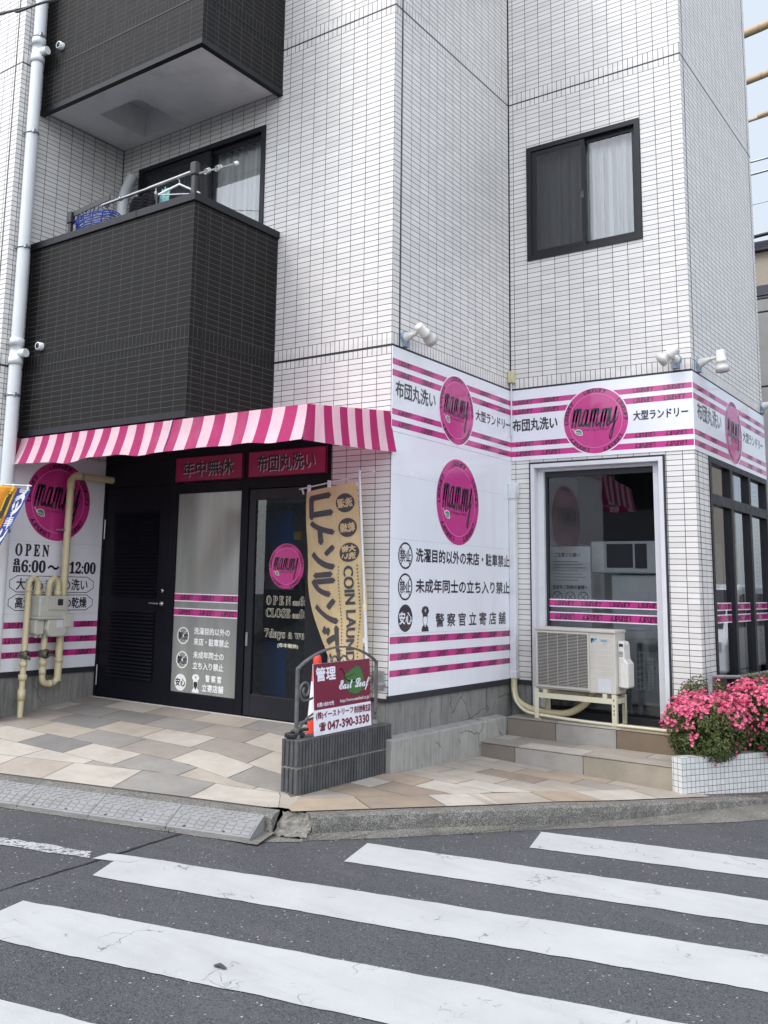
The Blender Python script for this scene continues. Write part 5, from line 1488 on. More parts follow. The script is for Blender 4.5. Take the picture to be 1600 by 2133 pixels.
# ---- banner beside the door (seen from behind, so its writing is mirrored)
t = thing('banner_flag', 'tan nobori banner with dark mirrored lettering on a white pole beside the entrance', 'banner', (-.15, -.14, .4))
p0, p1 = Vector((-.075, -.14, .40)), Vector((-.218, -.14, 2.495))
mb = MB(); mid = p0.lerp(p1, .48); mb.tube([p0, mid], .0135, 10); mb.tube([mid, p1], .0100, 10)
mb.lathe(p1 - Vector((0, 0, .0)), Z_, [(0, .0100), (.015, .013), (.03, .010), (.035, 0)], 10); mb.build('pole', M['alu'], t)
mb = MB(); mb.lathe(mid - Vector((0, 0, .03)), p1 - p0, [(0, .016), (.05, .017), (.06, .012)], 10); mb.build('pole_joint', M['stand'], t)
bl = Vector((-.835, -.125, 2.40))
mb = MB(); mb.tube([bl - Vector((.03, 0, .005)), Vector((-.218, -.14, 2.478)), Vector((-.06, -.145, 2.505))], .006, 8); mb.tube([bl, bl + Vector((.02, 0, -.05))], .008, 6); mb.build('crossbar', M['alu'], t)
FW, FLn = .56, 1.62
def flag(u, v, d):
    """u 0..1 from free edge to pole, v 0..1 downwards"""
    pr_ = Vector((-.255, -.145, 2.430)).lerp(Vector((-.135, -.14, .78)), v)
    lf = Vector((-.795, -.13, 2.370)) + Vector((.10 * v + .33 * max(0, v - .45) ** 1.5 * 2.1, -.02 * v, -FLn * v))
    bulge = .05 * math.sin(math.pi * u) * (.3 + v) + .02 * math.sin(u * 7 + v * 5) * v + .012 * math.sin(v * 13 + u * 3)
    pr_ = pr_ + Vector((.05 * math.sin(math.pi * min(1, v * 1.2)) * (1 if v > .1 else v * 10) - .05 * max(0, math.sin(v * 9.4)) * .4, 0, 0))
    p = lf.lerp(pr_, u)
    return (p.x, p.y - bulge + .02 - d, p.z)
mb = MB(); nu, nv = 22, 50
for i in range(nu):
    for j in range(nv):
        mb.face([flag(a / nu, b / nv, 0) for a, b in ((i, j + 1), (i + 1, j + 1), (i + 1, j), (i, j))], sm=True)
mb.build('cloth', M['gold'], t)
mb = MB()
for v in (.01, .27, .52, .78):
    a = Vector(flag(.985, v, 0)); b = p1.lerp(p0, (p1.z - a.z) / (p1.z - p0.z)); mb.obox((a + b) / 2, (b - a) / 2, (0, .004, 0), (0, 0, .018))
for u in (.06, .5): a = Vector(flag(u, 0, 0)); mb.obox(a + Vector((0, 0, .025)), (.014, 0, 0), (0, .008, 0), (0, 0, .03))
mb.build('tie', M['board'], t)
mb = MB(); gm = lambda u, v, d: flag(u, 1 - v, d + .004)
def dense(s_, u0, u1, v0, v1, **k):
    """lettering that follows the cloth: long triangles are split"""
    tmp = MB(); text(tmp, s_, u0, u1, v0, v1, lambda a, b, d: (a, b, d), mir=True, **k)
    for fc in tmp.f:
        P = [tmp.v[i] for i in fc]
        c = [P]
        for _ in range(3):
            nx_ = []
            for T in c:
                if len(T) == 3:
                    E_ = [(Vector(T[i]) - Vector(T[(i + 1) % 3])).length for i in range(3)]
                    mx_ = max(range(3), key=lambda i: E_[i])
                    if E_[mx_] > .05:
                        a, b, cc = Vector(T[mx_]), Vector(T[(mx_ + 1) % 3]), Vector(T[(mx_ + 2) % 3]); m_ = (a + b) / 2
                        nx_ += [[tuple(a), tuple(m_), tuple(cc)], [tuple(m_), tuple(b), tuple(cc)]]; continue
                nx_.append(T)
            c = nx_
        for T in c: mb.face([gm(*p) for p in T], k.get('m', 0))
for i, ch in enumerate('コインランドリー'):
    top = .965 - i * .135
    if ch == 'ー':
        continue
    hgt = .112 if ch not in 'ド' else .118
    dense(ch, .10, .52, top - hgt, top, bold=.024, boldv=.0085, m=0)
for i, s_ in enumerate(('洗濯', '乾燥', '大物')):
    cv = .905 - i * .125
    ring(mb, .775, cv, 0, .165, gm, 0, 0, 40, sy=.048 / .165)
    if i < 2: dense(s_, .645, .905, cv - .022, cv + .022, bold=.007, boldv=.0022, m=1, d=.003)
    else: dense('大物', .66, .89, cv + .003, cv + .034, bold=.006, boldv=.002, m=1, d=.003); dense('洗い', .66, .89, cv - .034, cv - .003, bold=.006, boldv=.002, m=1, d=.003)
# COIN LAUNDRY runs down the cloth, turned a quarter
W2_, F2_, a_, b__ = glyphs('COIN LAUNDRY')
tmp = MB(); text(tmp, 'COIN LAUNDRY', 0, 1, 0, 1, lambda a, b, d: (a, b, d), bold=.006)
for fc in tmp.f: mb.face([gm(.69 + .15 * (tmp.v[i][1]), .585 - .56 * tmp.v[i][0], .001 + tmp.v[i][2]) for i in fc], 0)
for u in (.60, .90):
    for k in range(34): ring(mb, u, .585 - k * .017, 0, .011, gm, 0, .0005, 8, sy=.38)
mb.build('lettering', [M['flag_ink'], M['gold']], t)
# ---- blue and orange banner at the left edge, leaning
t = thing('banner_flag', 'orange and blue nobori banner leaning beside the drainpipe', 'banner', (-3.9, -1.5, .2))
e1 = Vector((.47, 0, -.035)); e2 = Vector((-.62, .0, -.86)).normalized()
o0 = Vector((-3.26, -1.5, 2.415))
mb = MB(); pa = o0 + Vector((.0, .0, .03)) - e1 * .12; mb.tube([pa - e2 * .05, pa + e2 * 2.55], .012, 8); mb.build('pole', M['alu'], t)
mb = MB(); mb.tube([o0 - e1 * .2, o0 + e1 * 1.04], .007, 8)
for k in (.15, .5, .97): mb.obox(o0 + e1 * k + e2 * .02, (.012, 0, 0), (0, .006, 0), (0, 0, .028))
mb.build('crossbar', M['alu'], t)
def fl2(u, v, d):
    p = o0 + e1 * u + e2 * (v * 1.75 + .03)
    return (p.x, p.y - .03 * math.sin(u * 5 + v * 4) - d, p.z)
mb = MB()
for i in range(14):
    for j in range(30):
        mb.face([fl2(a / 14, b / 30, 0) for a, b in ((i, j + 1), (i + 1, j + 1), (i + 1, j), (i, j))], 0 if i < 9 else 1, sm=True)
mb.build('cloth', [M['orange'], M['blue_cloth']], t)
mb = MB(); g2 = lambda u, v, d: fl2(u, 1 - v, d + .003)
for i, ch in enumerate('スッキリ爽快'): text(mb, ch, .70, .94, .93 - i * .085, .995 - i * .085, g2, 0, bold=.012)
for i, ch in enumerate('コイン'):
    text(mb, ch, .12, .58, .83 - i * .18, .96 - i * .18, g2, 1, bold=.05); text(mb, ch, .12, .58, .83 - i * .18, .96 - i * .18, g2, 2, bold=.018, d=.002)
mb.build('lettering', [M['board'], M['yellow'], M['flag_ink']], t)

# ================================================================ LAUNDRY ON THE LOWER BALCONY
CY = -1.03                                             # line of the balcony wall top
ZC = 4.87
t = thing('laundry_pole_holder', 'black plastic laundry pole holder at the left of the lower balcony', 'pole holder', (-3.09, CY, ZC), 'black pole holders on the balcony wall')
def holder(t, x, h):
    mb = MB(); mb.box(x - .022, x + .022, CY - .018, CY + .018, ZC, ZC + h); bevel(mb.build('upright', M['dark_plastic'], t), .005)
    mb = MB(); mb.box(x - .034, x + .034, CY - .03, CY + .03, ZC + h - .09, ZC + h + .03); bevel(mb.build('swivel_head', M['dark_plastic'], t), .012, 3)
holder(t, -3.09, .23)
mb = MB(); a, b = Vector((-3.06, CY, 5.10)), Vector((-2.52, CY, 5.15))
mb.obox((a + b) / 2, (b - a) / 2, (0, .006, 0), (0, 0, .026))
for k in (.2, .42, .64, .93): mb.tube([a.lerp(b, k) + Vector((.034 * math.cos(x), 0, -.055 + .034 * math.sin(x))) for x in [i * math.pi / 6 for i in range(12)]], .006, 6, close=True)
mb.build('ring_arm', M['dark_plastic'], t)
t = thing('laundry_pole_holder', 'black plastic laundry pole holder at the right corner of the lower balcony', 'pole holder', (-1.40, CY, ZC), 'black pole holders on the balcony wall')
holder(t, -1.40, .30)
A_, B_ = Vector((-1.38, CY + .09, 5.14)), Vector((-1.355, CY + .46, 5.355))
mb = MB(); mb.tube([A_, B_], .009, 8); mb.tube([(-1.39, CY, 5.09), A_], .009, 8)
for k in (.08, .14, .42, .5): p = A_.lerp(B_, k); mb.tube([p + Vector((.026 * math.cos(x), 0, .026 * math.sin(x))) for x in [i * math.pi / 6 for i in range(12)]], .005, 6, close=True)
mb.build('ring_arm', M['steel'], t)
mb = MB(); mb.lathe(B_ - (B_ - A_).normalized() * .02, (B_ - A_), [(0, .014), (.02, .02), (.05, .02), (.06, .008)], 10); mb.build('end_cap', M['hanger'], t)
t = thing('laundry_pole', 'steel laundry pole lying between the black holders', 'laundry pole', (-2.0, CY, 5.1))
mb = MB(); mb.tube([(-2.62, CY - .005, 5.09), (-1.99, CY - .005, 5.10)], .0135, 10); mb.tube([(-1.99, CY - .005, 5.10), (-1.38, CY - .005, 5.12)], .0165, 10)
mb.lathe((-2.37, CY - .005, 5.094), (1, 0, .01), [(0, .014), (0, .022), (.02, .022), (.02, .014)], 10); mb.build('tube', M['steel'], t)
def hanger(label, x, ry, w, kx, z=5.10):
    t = thing('clothes_hanger', label, 'hanger', (x, CY, z))
    d = Vector((math.cos(ry), math.sin(ry), 0)); c = Vector((x, CY - .005, z))
    mb = MB(); mb.tube([c + d * .0 + Vector((0, 0, -.06)), c + Vector((0, 0, -.03))] + [c + d * (.018 * math.sin(a)) + Vector((0, 0, .003 + .02 * math.cos(a) * 1)) for a in [math.pi + i * .5 for i in range(8)]], .0035, 6)
    mb.build('hook', M['steel'], t)
    mb = MB(); mb.tube([c - d * w + Vector((0, 0, -.15)), c + Vector((0, 0, -.058)), c + d * w + Vector((0, 0, -.15))], .011, 8); mb.tube([c - d * w + Vector((0, 0, -.15)), c + d * w + Vector((0, 0, -.15))], .006, 6)
    mb.build('shoulder_bar', M['hanger'], t)
hanger('empty white clothes hanger near the right pole holder', -1.58, .5, .19, 0)
hanger('white clothes hanger carrying clothes in the middle of the pole', -1.88, -.75, .2, 0)
def drape(name, label, mat, x0, x1, y, z0, z1, amp, seed):
    rnd = random.Random(seed); mb = MB(); nu, nv = 22, 14
    V = []; ph = [rnd.uniform(0, 6) for _ in range(4)]
    F = lambda u, v: (x0 + (x1 - x0) * u + .02 * math.sin(v * 5 + ph[0]), y + amp * (math.sin(u * 8 + ph[1]) * .5 + math.sin(u * 17 + v * 3 + ph[2]) * .25) * (.4 + v), z1 - (z1 - z0) * v + .035 * math.sin(math.pi * u) * (1 - v) + .012 * math.sin(u * 19 + ph[3]))
    for i in range(nu):
        for j in range(nv): mb.face([F(a / nu, b / nv) for a, b in ((i, j + 1), (i + 1, j + 1), (i + 1, j), (i, j))], sm=True)
    o = mb.build(name, mat, at=(x0, y, z0)); so_ = o.modifiers.new('thickness', 'SOLIDIFY'); so_.thickness = .006
    return tag(o, label, 'clothes')
drape('shirt', 'black garment bundled on the laundry pole', M['cloth_black'], -2.22, -1.86, CY - .03, 4.62, 5.01, .05, 3)
drape('shirt', 'mint and white patterned garment hanging beside the black one', M['cloth_mint'], -1.86, -1.74, CY + .01, 4.7, 5.03, .03, 8)
t = thing('clothes_basket', 'blue hanging mesh basket at the left end of the balcony', 'basket', (-2.85, CY, 4.9))
mb = MB(); rnd = random.Random(4)
for k in range(9):
    z = 4.86 + k * .022; r = .17 + .006 * k
    mb.tube([(-2.83 + (r + rnd.uniform(-.01, .01)) * 1.25 * math.cos(a), CY + .12 + r * .75 * math.sin(a), z + rnd.uniform(-.006, .006) + .02 * math.cos(a)) for a in [i * math.pi / 10 for i in range(20)]], .006, 5, close=True)
for k in range(14):
    a = k * math.pi / 7; mb.tube([(-2.83 + .20 * math.cos(a), CY + .12 + .12 * math.sin(a), 4.86), (-2.83 + .28 * math.cos(a + .2), CY + .12 + .17 * math.sin(a + .2), 5.05)], .006, 5)
mb.build('mesh_body', M['basket_blue'], t)
mb = MB(); mb.tube([(-2.62, CY + .1, 5.04), (-2.60, CY + .02, 5.10)], .005, 5); mb.tube([(-3.03, CY + .1, 5.04), (-2.98, CY + .02, 5.09)], .005, 5); mb.build('strap', M['basket_blue'], t)
for _o in tag(pipe('vent_pipe', 'grey vent pipe elbow at the back of the lower balcony', [(-3.46, -.10, 4.0), (-3.46, -.10, 5.72), (-3.30, -.10, 5.92)], .055, [((-3.46, -.1, 5.45), Z_, .08, 1.12)], (-3.46, -.1, 4.0)), 'grey vent pipe elbow at the back of the lower balcony', 'pipe').children: _o.data.materials[0] = M['pvc']

# ================================================================ PLANTER, AZALEAS, RAIL
C0 = Vector((1.887, 1.306)); E1 = Vector((.459, .888)).normalized(); E2 = Vector((-E1.y, E1.x))
PZ0, PZ1 = -.08, .302
t = thing('planter', 'low white mosaic tiled planter wall at the pavement edge', 'planter', (C0.x, C0.y, 0))
mb = MB(); Lp = 5.0; th = .105
def pf(a, b, z): p = C0 + E1 * a + E2 * b; return (p.x, p.y, z)
def pq(a, b, c, uo, m=0): mb.face([a[0], a[1], b[1], b[0]], m, c)
for (s0, s1, w0, w1) in ((0, Lp, 0, 0), (0, 0, 0, th)):
    A, Bq = (pf(s0, w0, 0), pf(s1, w1, 0)); L = Lp if s1 else th
    q = [pf(s0, w0, PZ0), pf(s1, w1, PZ0), pf(s1, w1, PZ1), pf(s0, w0, PZ1)]
    mb.face(q if s1 else q[::-1], 0, [(0, PZ0 - PZ1), (L, PZ0 - PZ1), (L, 0), (0, 0)] if s1 else [(0, 0), (-L, 0), (-L, PZ0 - PZ1), (0, PZ0 - PZ1)])
mb.face([pf(0, 0, PZ1), pf(Lp, 0, PZ1), pf(Lp, th, PZ1), pf(0, th, PZ1)], 0, [(0, .0), (Lp, 0), (Lp, th), (0, th)])
mb.face([pf(0, th, PZ0), pf(Lp, th, PZ0), pf(Lp, th, PZ1), pf(0, th, PZ1)], 0, [(0, PZ0 - PZ1), (Lp, PZ0 - PZ1), (Lp, 0), (0, 0)])
mb.build('tiled_wall', M['mosaic'], t)
mb = MB(); mb.face([pf(0, th, PZ1 - .06), pf(Lp, th, PZ1 - .06), (D3 + .3, 6.3, PZ1 - .06), (D3 + .012, 1.95, PZ1 - .06)]); mb.build('soil', M['soil'], t)
t = thing('guard_rail', 'low galvanised metal rail behind the azaleas', 'rail', (1.96, 2.3, .3))
mb = MB(); mb.box(1.935, 1.965, 1.93, 1.965, .25, .905); mb.box(1.985, 2.02, 2.66, 2.70, .25, .86); mb.build('post', M['galv'], t)
mb = MB(); mb.tube([(1.952, 1.935, .888), (2.0, 2.68, .842), (2.06, 3.9, .835)], .017, 10); mb.build('bar', M['galv'], t)

def azalea(label, c, r, nleaf, nflow, seed, bloom, tan=.12, zmin=.2, keep=None, zpow=.35):
    rnd = random.Random(seed); c = Vector(c)
    t = thing('azalea_bush', label, 'bush', (c.x, c.y, PZ1 - .06))
    lob = [(Vector((rnd.gauss(0, 1), rnd.gauss(0, 1), abs(rnd.gauss(0, 1)) * .8)).normalized(), rnd.uniform(.08, .2)) for _ in range(22)]
    def shape(d):
        k = .88
        for l, s_ in lob: k = max(k, .88 + s_ * max(0, d.dot(l) - .80) / .20)
        return k
    def pt(rmin):
        while True:
            d = Vector((rnd.gauss(0, 1), rnd.gauss(0, 1), rnd.gauss(0, 1) + .25)).normalized()
            d0 = d; d = Vector([math.copysign(abs(k) ** .72, k) for k in d])
            q_ = rnd.uniform(rmin, 1.0) ** .6
            p = c + Vector((d.x * r[0], d.y * r[1], d.z * r[2])) * shape(d0) * q_; d = d0
            if p.z > zmin and (keep is None or keep(p)): return p, d, q_
    lf, tn = MB(), MB()
    for i in range(nleaf):
        p, d, q_ = pt(.25)
        nrm = (d + Vector((rnd.gauss(0, .6), rnd.gauss(0, .6), rnd.gauss(0, .5) + .35))).normalized()
        a = (nrm.orthogonal().normalized()); a.rotate(Matrix.Rotation(rnd.uniform(0, 6.28), 3, nrm)); b = nrm.cross(a)
        L = rnd.uniform(.012, .024); w = L * rnd.uniform(.30, .42)
        tip = p + a * L + nrm * .003; base = p - a * L
        (tn if rnd.random() < tan and d.z > .1 else lf).face([base, p + b * w - nrm * .001, tip, p - b * w - nrm * .001])
    lf.build('foliage', M['leaf'], t)
    if tn.f: tn.build('new_shoot', M['leaf_tan'], t)
    fl = MB(); clus = []
    for i in range(int(nflow / 3.2) + 1):
        for _ in range(60):
            p, d, q_ = pt(.9)
            if bloom(p, d) > rnd.random(): clus.append((p, d)); break
    for p0_, d in clus:
        for k in range(rnd.randint(2, 5)):
            p = p0_ + Vector((rnd.gauss(0, .021), rnd.gauss(0, .021), rnd.gauss(0, .018)))
            nrm = (d + Vector((rnd.gauss(0, .45), rnd.gauss(0, .45), rnd.gauss(0, .4) + .2))).normalized()
            a = nrm.orthogonal().normalized(); a.rotate(Matrix.Rotation(rnd.uniform(0, 6.28), 3, nrm)); b = nrm.cross(a); R_ = rnd.uniform(.012, .0195)
            p = p + nrm * .012
            for j in range(5):
                x = j * 1.2566; u = a * math.cos(x) + b * math.sin(x); v_ = b * math.cos(x) - a * math.sin(x)
                fl.face([p - nrm * .007, p + u * R_ * .55 + v_ * R_ * .42, p + u * R_ * 1.05 + nrm * .004, p + u * R_ * .55 - v_ * R_ * .42])
    if nflow: fl.build('blossom', M['petal'], t)
    tw = MB()
    for i in range(26):
        p, d, q_ = pt(.6)
        b0 = c + Vector((rnd.uniform(-.1, .1) * r[0], rnd.uniform(-.1, .1) * r[1], 0)); b0.z = PZ1 - .06
        tw.tube(smooth_path([b0, b0.lerp(p, .5) + Vector((0, 0, .03)), p], 3), [.006, .0055, .005, .0045, .004, .0035, .003][:7], 5)
    tw.build('stems', M['twig'], t)
    return t
azalea('pink azalea bush spilling over the left end of the planter', (1.95, 1.76, .47), (.32, .34, .28), 14500, 1250, 1, lambda p, d: max(0.10, min(1, (p.z - .38) * 3.2)) * (.35 + .65 * (math.sin(p.x * 17) * math.sin(p.y * 13 + 1) > -.25)), zmin=.16, keep=lambda p: p.y > 1.35 + max(0, (p.x - 1.7)) * .3)
azalea('pink azalea bush on the right at the frame edge', (2.30, 2.36, .52), (.31, .44, .32), 14500, 1250, 2, lambda p, d: max(0.10, min(1, (p.z - .38) * 2.8)) * (.35 + .65 * (math.sin(p.x * 15 + 2) * math.sin(p.y * 12) > -.3)))
azalea('green azalea bush with few flowers close to the tiled corner', (1.86, 2.12, .56), (.22, .24, .32), 4200, 25, 3, lambda p, d: .5, tan=.4, keep=lambda p: p.y < D2 - .03 or p.x > D3 + .03)
azalea('green azalea bush with tan shoots under the side shop window', (2.16, 3.0, .60), (.28, .55, .30), 6500, 40, 4, lambda p, d: .5, tan=.4, keep=lambda p: p.x > D3 + .03)

# ================================================================ KERB RAMPS
def ramp(s0, s1, label):
    a0 = kl(s0, -.105); L = s1 - s0 - .006
    t = thing('kerb_ramp', label, 'ramp', (a0.x, a0.y, .02), 'grey plastic kerb ramps')
    Wd = .20; za, zb_ = .118, .022
    def P(u, w, h=0):                                # u along 0..1, w 0 top .. 1 bottom
        p = kl(s0 + .003 + L * u, -.108 - Wd * w)
        return (p.x, p.y, za + (zb_ - za) * (w ** 1.12) + h)
    mb = MB(); n = 8
    for j in range(n): mb.face([P(0, (j + 1) / n), P(1, (j + 1) / n), P(1, j / n), P(0, j / n)])
    for e in (0, 1): mb.face([P(e, j / n) for j in range(n + 1)] + [(P(e, 1)[0], P(e, 1)[1], .004), (P(e, 0)[0], P(e, 0)[1], .004)])
    mb.face([P(0, 1), P(1, 1), (P(1, 1)[0], P(1, 1)[1], .004), (P(0, 1)[0], P(0, 1)[1], .004)])
    def pad(u0, u1, w0, w1, sk=0., h=.006):
        q = [(u0 + sk * 0, w1), (u1, w1), (u1 + sk, w0), (u0 + sk, w0)]
        top = [P(min(max(u, .012), .988), w, h) for u, w in q]; bot = [P(min(max(u, .012), .988), w, -.001) for u, w in q]
        c = [sum(p[k] for p in top) / 4 for k in range(3)]
        top = [tuple(p[k] + (c[k] - p[k]) * .12 if k < 2 else p[k] for k in range(3)) for p in top]
        mb.mesh(bot + top, [(4, 5, 6, 7), (0, 1, 5, 4), (1, 2, 6, 5), (2, 3, 7, 6), (3, 0, 4, 7)])
    for r_ in range(3):
        w0 = .52 + r_ * .155
        for i in range(9):
            pad((i + .08 + (.0 if r_ != 1 else -.02)) / 9, (i + .88) / 9, w0, w0 + .12)
    for r_ in range(4):
        w0 = .05 + r_ * .112
        for i in range(8):
            u = (i + .25 + (.45 if r_ % 2 else 0)) / 8
            if u > .93: continue
            pad(u - .035, u + .035, w0, w0 + .07, .018 if (i + r_) % 2 else -.018)
    mb.build('plate', M['rubber'], t)
    mb = MB()
    for u in (.2, .68):
        p = Vector(P(u, .91, .006)); mb.lathe(p - Vector((0, 0, .002)), Z_, [(0, .009), (.003, .009), (.003, 0)], 10)
    mb.build('bolt_hole', M['ac_dark'], t)
ends = [.03, -.585, -1.195, -1.80, -2.41, -3.02, -3.63]
for i, lab in enumerate(['grey plastic kerb ramp at the right end of the row beside the kerb gap', 'grey plastic kerb ramp second from the right end of the row', 'grey plastic kerb ramp third from the right end of the row', 'grey plastic kerb ramp at the left frame edge', '', '']):
    if lab: ramp(ends[i + 1], ends[i], lab)
t = MB(); rnd = random.Random(8)
c = Vector((1.333, -3.321, z_road(1.33, 0) + .006))
t.mesh([c + Vector((math.cos(a) * .045 * rnd.uniform(.7, 1.1), math.sin(a) * .018 * rnd.uniform(.6, 1.2), rnd.uniform(0, .012))) for a in [i * .7 for i in range(9)]] + [c + Vector((0, 0, .018))], [(i, (i + 1) % 9, 9) for i in range(9)])
tag(t.build('litter_scrap', M['flag_ink'], at=c), 'small dark crumpled scrap lying on the white crosswalk stripe', 'litter')

# ================================================================ SURROUNDINGS
t = thing('neighbour_house', 'beige neighbouring house with dark bands behind the side wall', 'house', (-2.0, 12, -.1))
nx1 = 1.75
mb = MB(); mb.box(-7, nx1, 9, 16, -.2, 6.92, 0); mb.box(-7, nx1 - .001, 8.995, 9, 5.2, 5.21, 1); mb.build('wall', [M['beige_wall'], M['band']], t)
mb = MB(); mb.box(-7.1, nx1 + .12, 8.9, 16.1, 6.93, 7.07); mb.build('roof', M['band'], t)
mb = MB(); mb.box(-7, nx1 + .05, 8.93, 8.999, 6.20, 6.36); mb.build('fascia_band', M['band'], t)
mb = MB(); mb.box(-7, nx1 + .02, 8.96, 8.998, -.2, 6.19); mb.build('lower_wall', M['grey_wall'], t)
def wires(name, label, pts, r, mat, cat='cable', group=None):
    if 'corner' not in label and 'tip' not in label: pts = pts + [tuple(Vector(pts[-1]) + (Vector(pts[-1]) - Vector(pts[-2])) * 8)]
    mb = MB(); mb.tube(smooth_path(pts, 8), r, 8)
    return tag(mb.build(name, mat, at=pts[0]), label, cat, group)
for z, ln, rr, sg in ((10.70, 'topmost tan sleeved power cable right of the building', .072, .115), (9.86, 'second tan sleeved power cable right of the building', .058, .12)):
    wires('power_cable', label=ln, pts=[(-2, 9.02, z - .35), (.98, 9.02, z), (2.6, 9.02, z + .25)], r=rr, mat=M['sleeve'], group='sleeved power cables')
wires('power_cable', 'third power cable right of the building ending in a tan sleeve', [(1.09, 9.02, 9.20), (1.6, 9.02, 9.28), (2.8, 9.02, 9.5)], .045, M['sleeve'], group='sleeved power cables')
wires('overhead_wire', 'thin wire above the tan sleeve tip right of the building', [(-2, 9.02, 8.98), (.98, 9.02, 9.17), (1.12, 9.02, 9.20)], .025, M['sleeve'])
for z, dz, lab, r in ((8.365, .03, 'upper of the thin grey wires against the sky', .018), (8.155, .04, 'lower of the thin grey wires against the sky', .02), (7.65, .05, 'faint lone wire halfway down the sky', .008), (7.12, .07, 'black wire just over the beige house roof', .03)):
    wires('overhead_wire', lab, [(-3, 8.8, z - dz * 4), (1, 8.8, z), (3, 8.8, z + dz * 3)], r, M['cable'] if r > .025 else M['galv'])
for z, lab in ((6.05, 'black wire sagging across the beige house'), (5.84, 'second black wire across the beige house'), (4.68, 'third black wire low across the beige house')):
    wires('overhead_wire', lab, [(-3, 8.6, z + .05), (1, 8.6, z), (3, 8.6, z + .03)], .016, M['cable'])
wires('overhead_wire', 'upper black cable crossing the top left corner', [(-4.5, -2.5, 6.72), (-2.231, -2.5, 6.15), (-1.66, -2.5, 6.02), (-.6, -2.5, 5.80)], .007, M['cable'])
wires('overhead_wire', 'lower black cable crossing the top left corner', [(-4.5, -2.52, 6.52), (-2.231, -2.52, 6.12), (-1.95, -2.52, 6.045), (-1.66, -2.52, 6.005), (-1.3, -2.52, 5.93), (-.5, -2.52, 5.78)], .010, M['cable'])
# houses and a van across the side street, seen in the shop windows
t = thing('street_house', 'pale house across the side street mirrored in the side shop window', 'house', (9, 17, 0))
mb = MB(); mb.box(7.2, 14, 9.5, 26, -.2, 6.2); mb.build('wall', M['beige_wall'], t)
mb = MB(); mb.box(7.0, 14.2, 9.3, 26.2, 6.21, 6.5); mb.build('roof', M['band'], t)
mb = MB(); 
for y in (12, 16, 20):
    for z in (1.0, 3.9): mb.box(7.15, 7.199, y, y + 1.7, z, z + 1.2)
mb.build('window', M['navy'], t)
t = thing('van', 'white van parked in the side street mirrored in the side shop window', 'van', (4.6, 12.6, -.14))
vx0, vx1, vy0, vy1, vz = 3.75, 5.35, 10.9, 14.2, -.14
f = lambda u, v, d: (d, u, v)
body = [(vy0, vz + .35), (vy0 + .02, vz + .85), (vy0 + .25, vz + 1.05), (vy0 + .85, vz + 1.80), (vy0 + 1.2, vz + 1.88), (vy1 - .2, vz + 1.88), (vy1, vz + 1.70), (vy1, vz + .35)]
mb = MB(); mb.prism(body, f, vx0, vx1); bevel(mb.build('body', M['car'], t), .06, 3)
mb = MB()
for x in (vx0 - .004, vx1 + .004): 
    for P in ([(vy0 + .62, vz + 1.12), (vy0 + 1.3, vz + 1.12), (vy0 + 1.3, vz + 1.72), (vy0 + .98, vz + 1.68)], [(vy0 + 1.4, vz + 1.12), (vy1 - .25, vz + 1.12), (vy1 - .3, vz + 1.72), (vy0 + 1.4, vz + 1.72)]): mb.prism(P, f, x - .003, x + .003)
mb.obox((4.55, vy0 + .545, vz + 1.44), (.66, 0, 0), (0, .27, .335), (0, -.004, .003)); mb.build('window', M['navy'], t)
for y in (vy0 + .65, vy1 - .65):
    for x in (vx0 + .02, vx1 - .17):
        mb = MB(); mb.lathe((x, y, vz + .30), (1, 0, 0), [(0, .2), (0, .30), (.15, .30), (.15, .2), (.15, 0)], 20); mb.build('wheel', M['tyre'], t)
mb = MB()
for x in (vx0 + .25, vx1 - .25): mb.box(x - .14, x + .14, vy0 - .012, vy0 + .02, vz + .72, vz + .88)
mb.build('headlight', M['lens'], t)
t = thing('utility_pole', 'grey concrete utility pole mirrored in the side shop window', 'utility pole', (3.75, 9.4, -.15))
mb = MB(); mb.lathe((3.75, 9.4, -.2), Z_, [(0, .17), (11, .11), (11, 0)], 18); mb.build('shaft', M['grey_wall'], t)
t = thing('opposite_house', 'grey house across the main road behind the camera', 'house', (-4, -19, 0))
mb = MB(); mb.box(-16, 5, -26, -17, -.2, 6.5); mb.build('wall', M['grey_wall'], t)
mb = MB(); mb.box(-16.2, 5.2, -26.2, -16.8, 6.51, 6.8); mb.build('roof', M['band'], t)
mb = MB()
for x in (-14, -10, -6, -2, 2):
    for z in (1, 4): mb.box(x, x + 1.8, -17, -16.95, z, z + 1.2)
mb.build('window', M['navy'], t)

# ================================================================ INSIDE THE SHOP
t = thing('dryer_stack', 'white stacked dryer with dark square window inside the doorway', 'dryer', (.75, 3.8, .41))
mb = MB(); mb.box(.55, 1.05, 3.47, 4.1, .42, 1.755); mb.box(.36, 1.08, 3.40, 4.1, 1.765, 2.105); bevel(mb.build('cabinet', M['int_white'], t), .02, 3)
mb = MB(); mb.box(.54, .82, 3.385, 3.399, 1.825, 2.075); bevel(mb.build('door', M['ac_dark'], t), .03, 3)
mb = MB(); mb.box(.845, .965, 3.385, 3.399, 1.82, 2.075); mb.build('control_panel', M['navy'], t)
mb = MB(); mb.box(.66, .96, 3.46, 3.469, 1.18, 1.58); mb.build('notice', M['label'], t)
t = thing('notice_poster', 'grey notice poster board standing inside the doorway glass', 'poster', (.3, 2.96, .55))
mb = MB(); mb.box(.09, .53, 2.95, 2.97, .55, 2.03); mb.build('board', M['label'], t)
mb = MB(); f = lambda u, v, d: (u, 2.9485 - d, v)
text(mb, 'ご注意とお願い', .14, .42, 1.92, 1.965, f, 0, bold=.002); text(mb, '当店をご利用の皆様へ', .12, .50, 1.59, 1.63, f, 0, bold=.002)
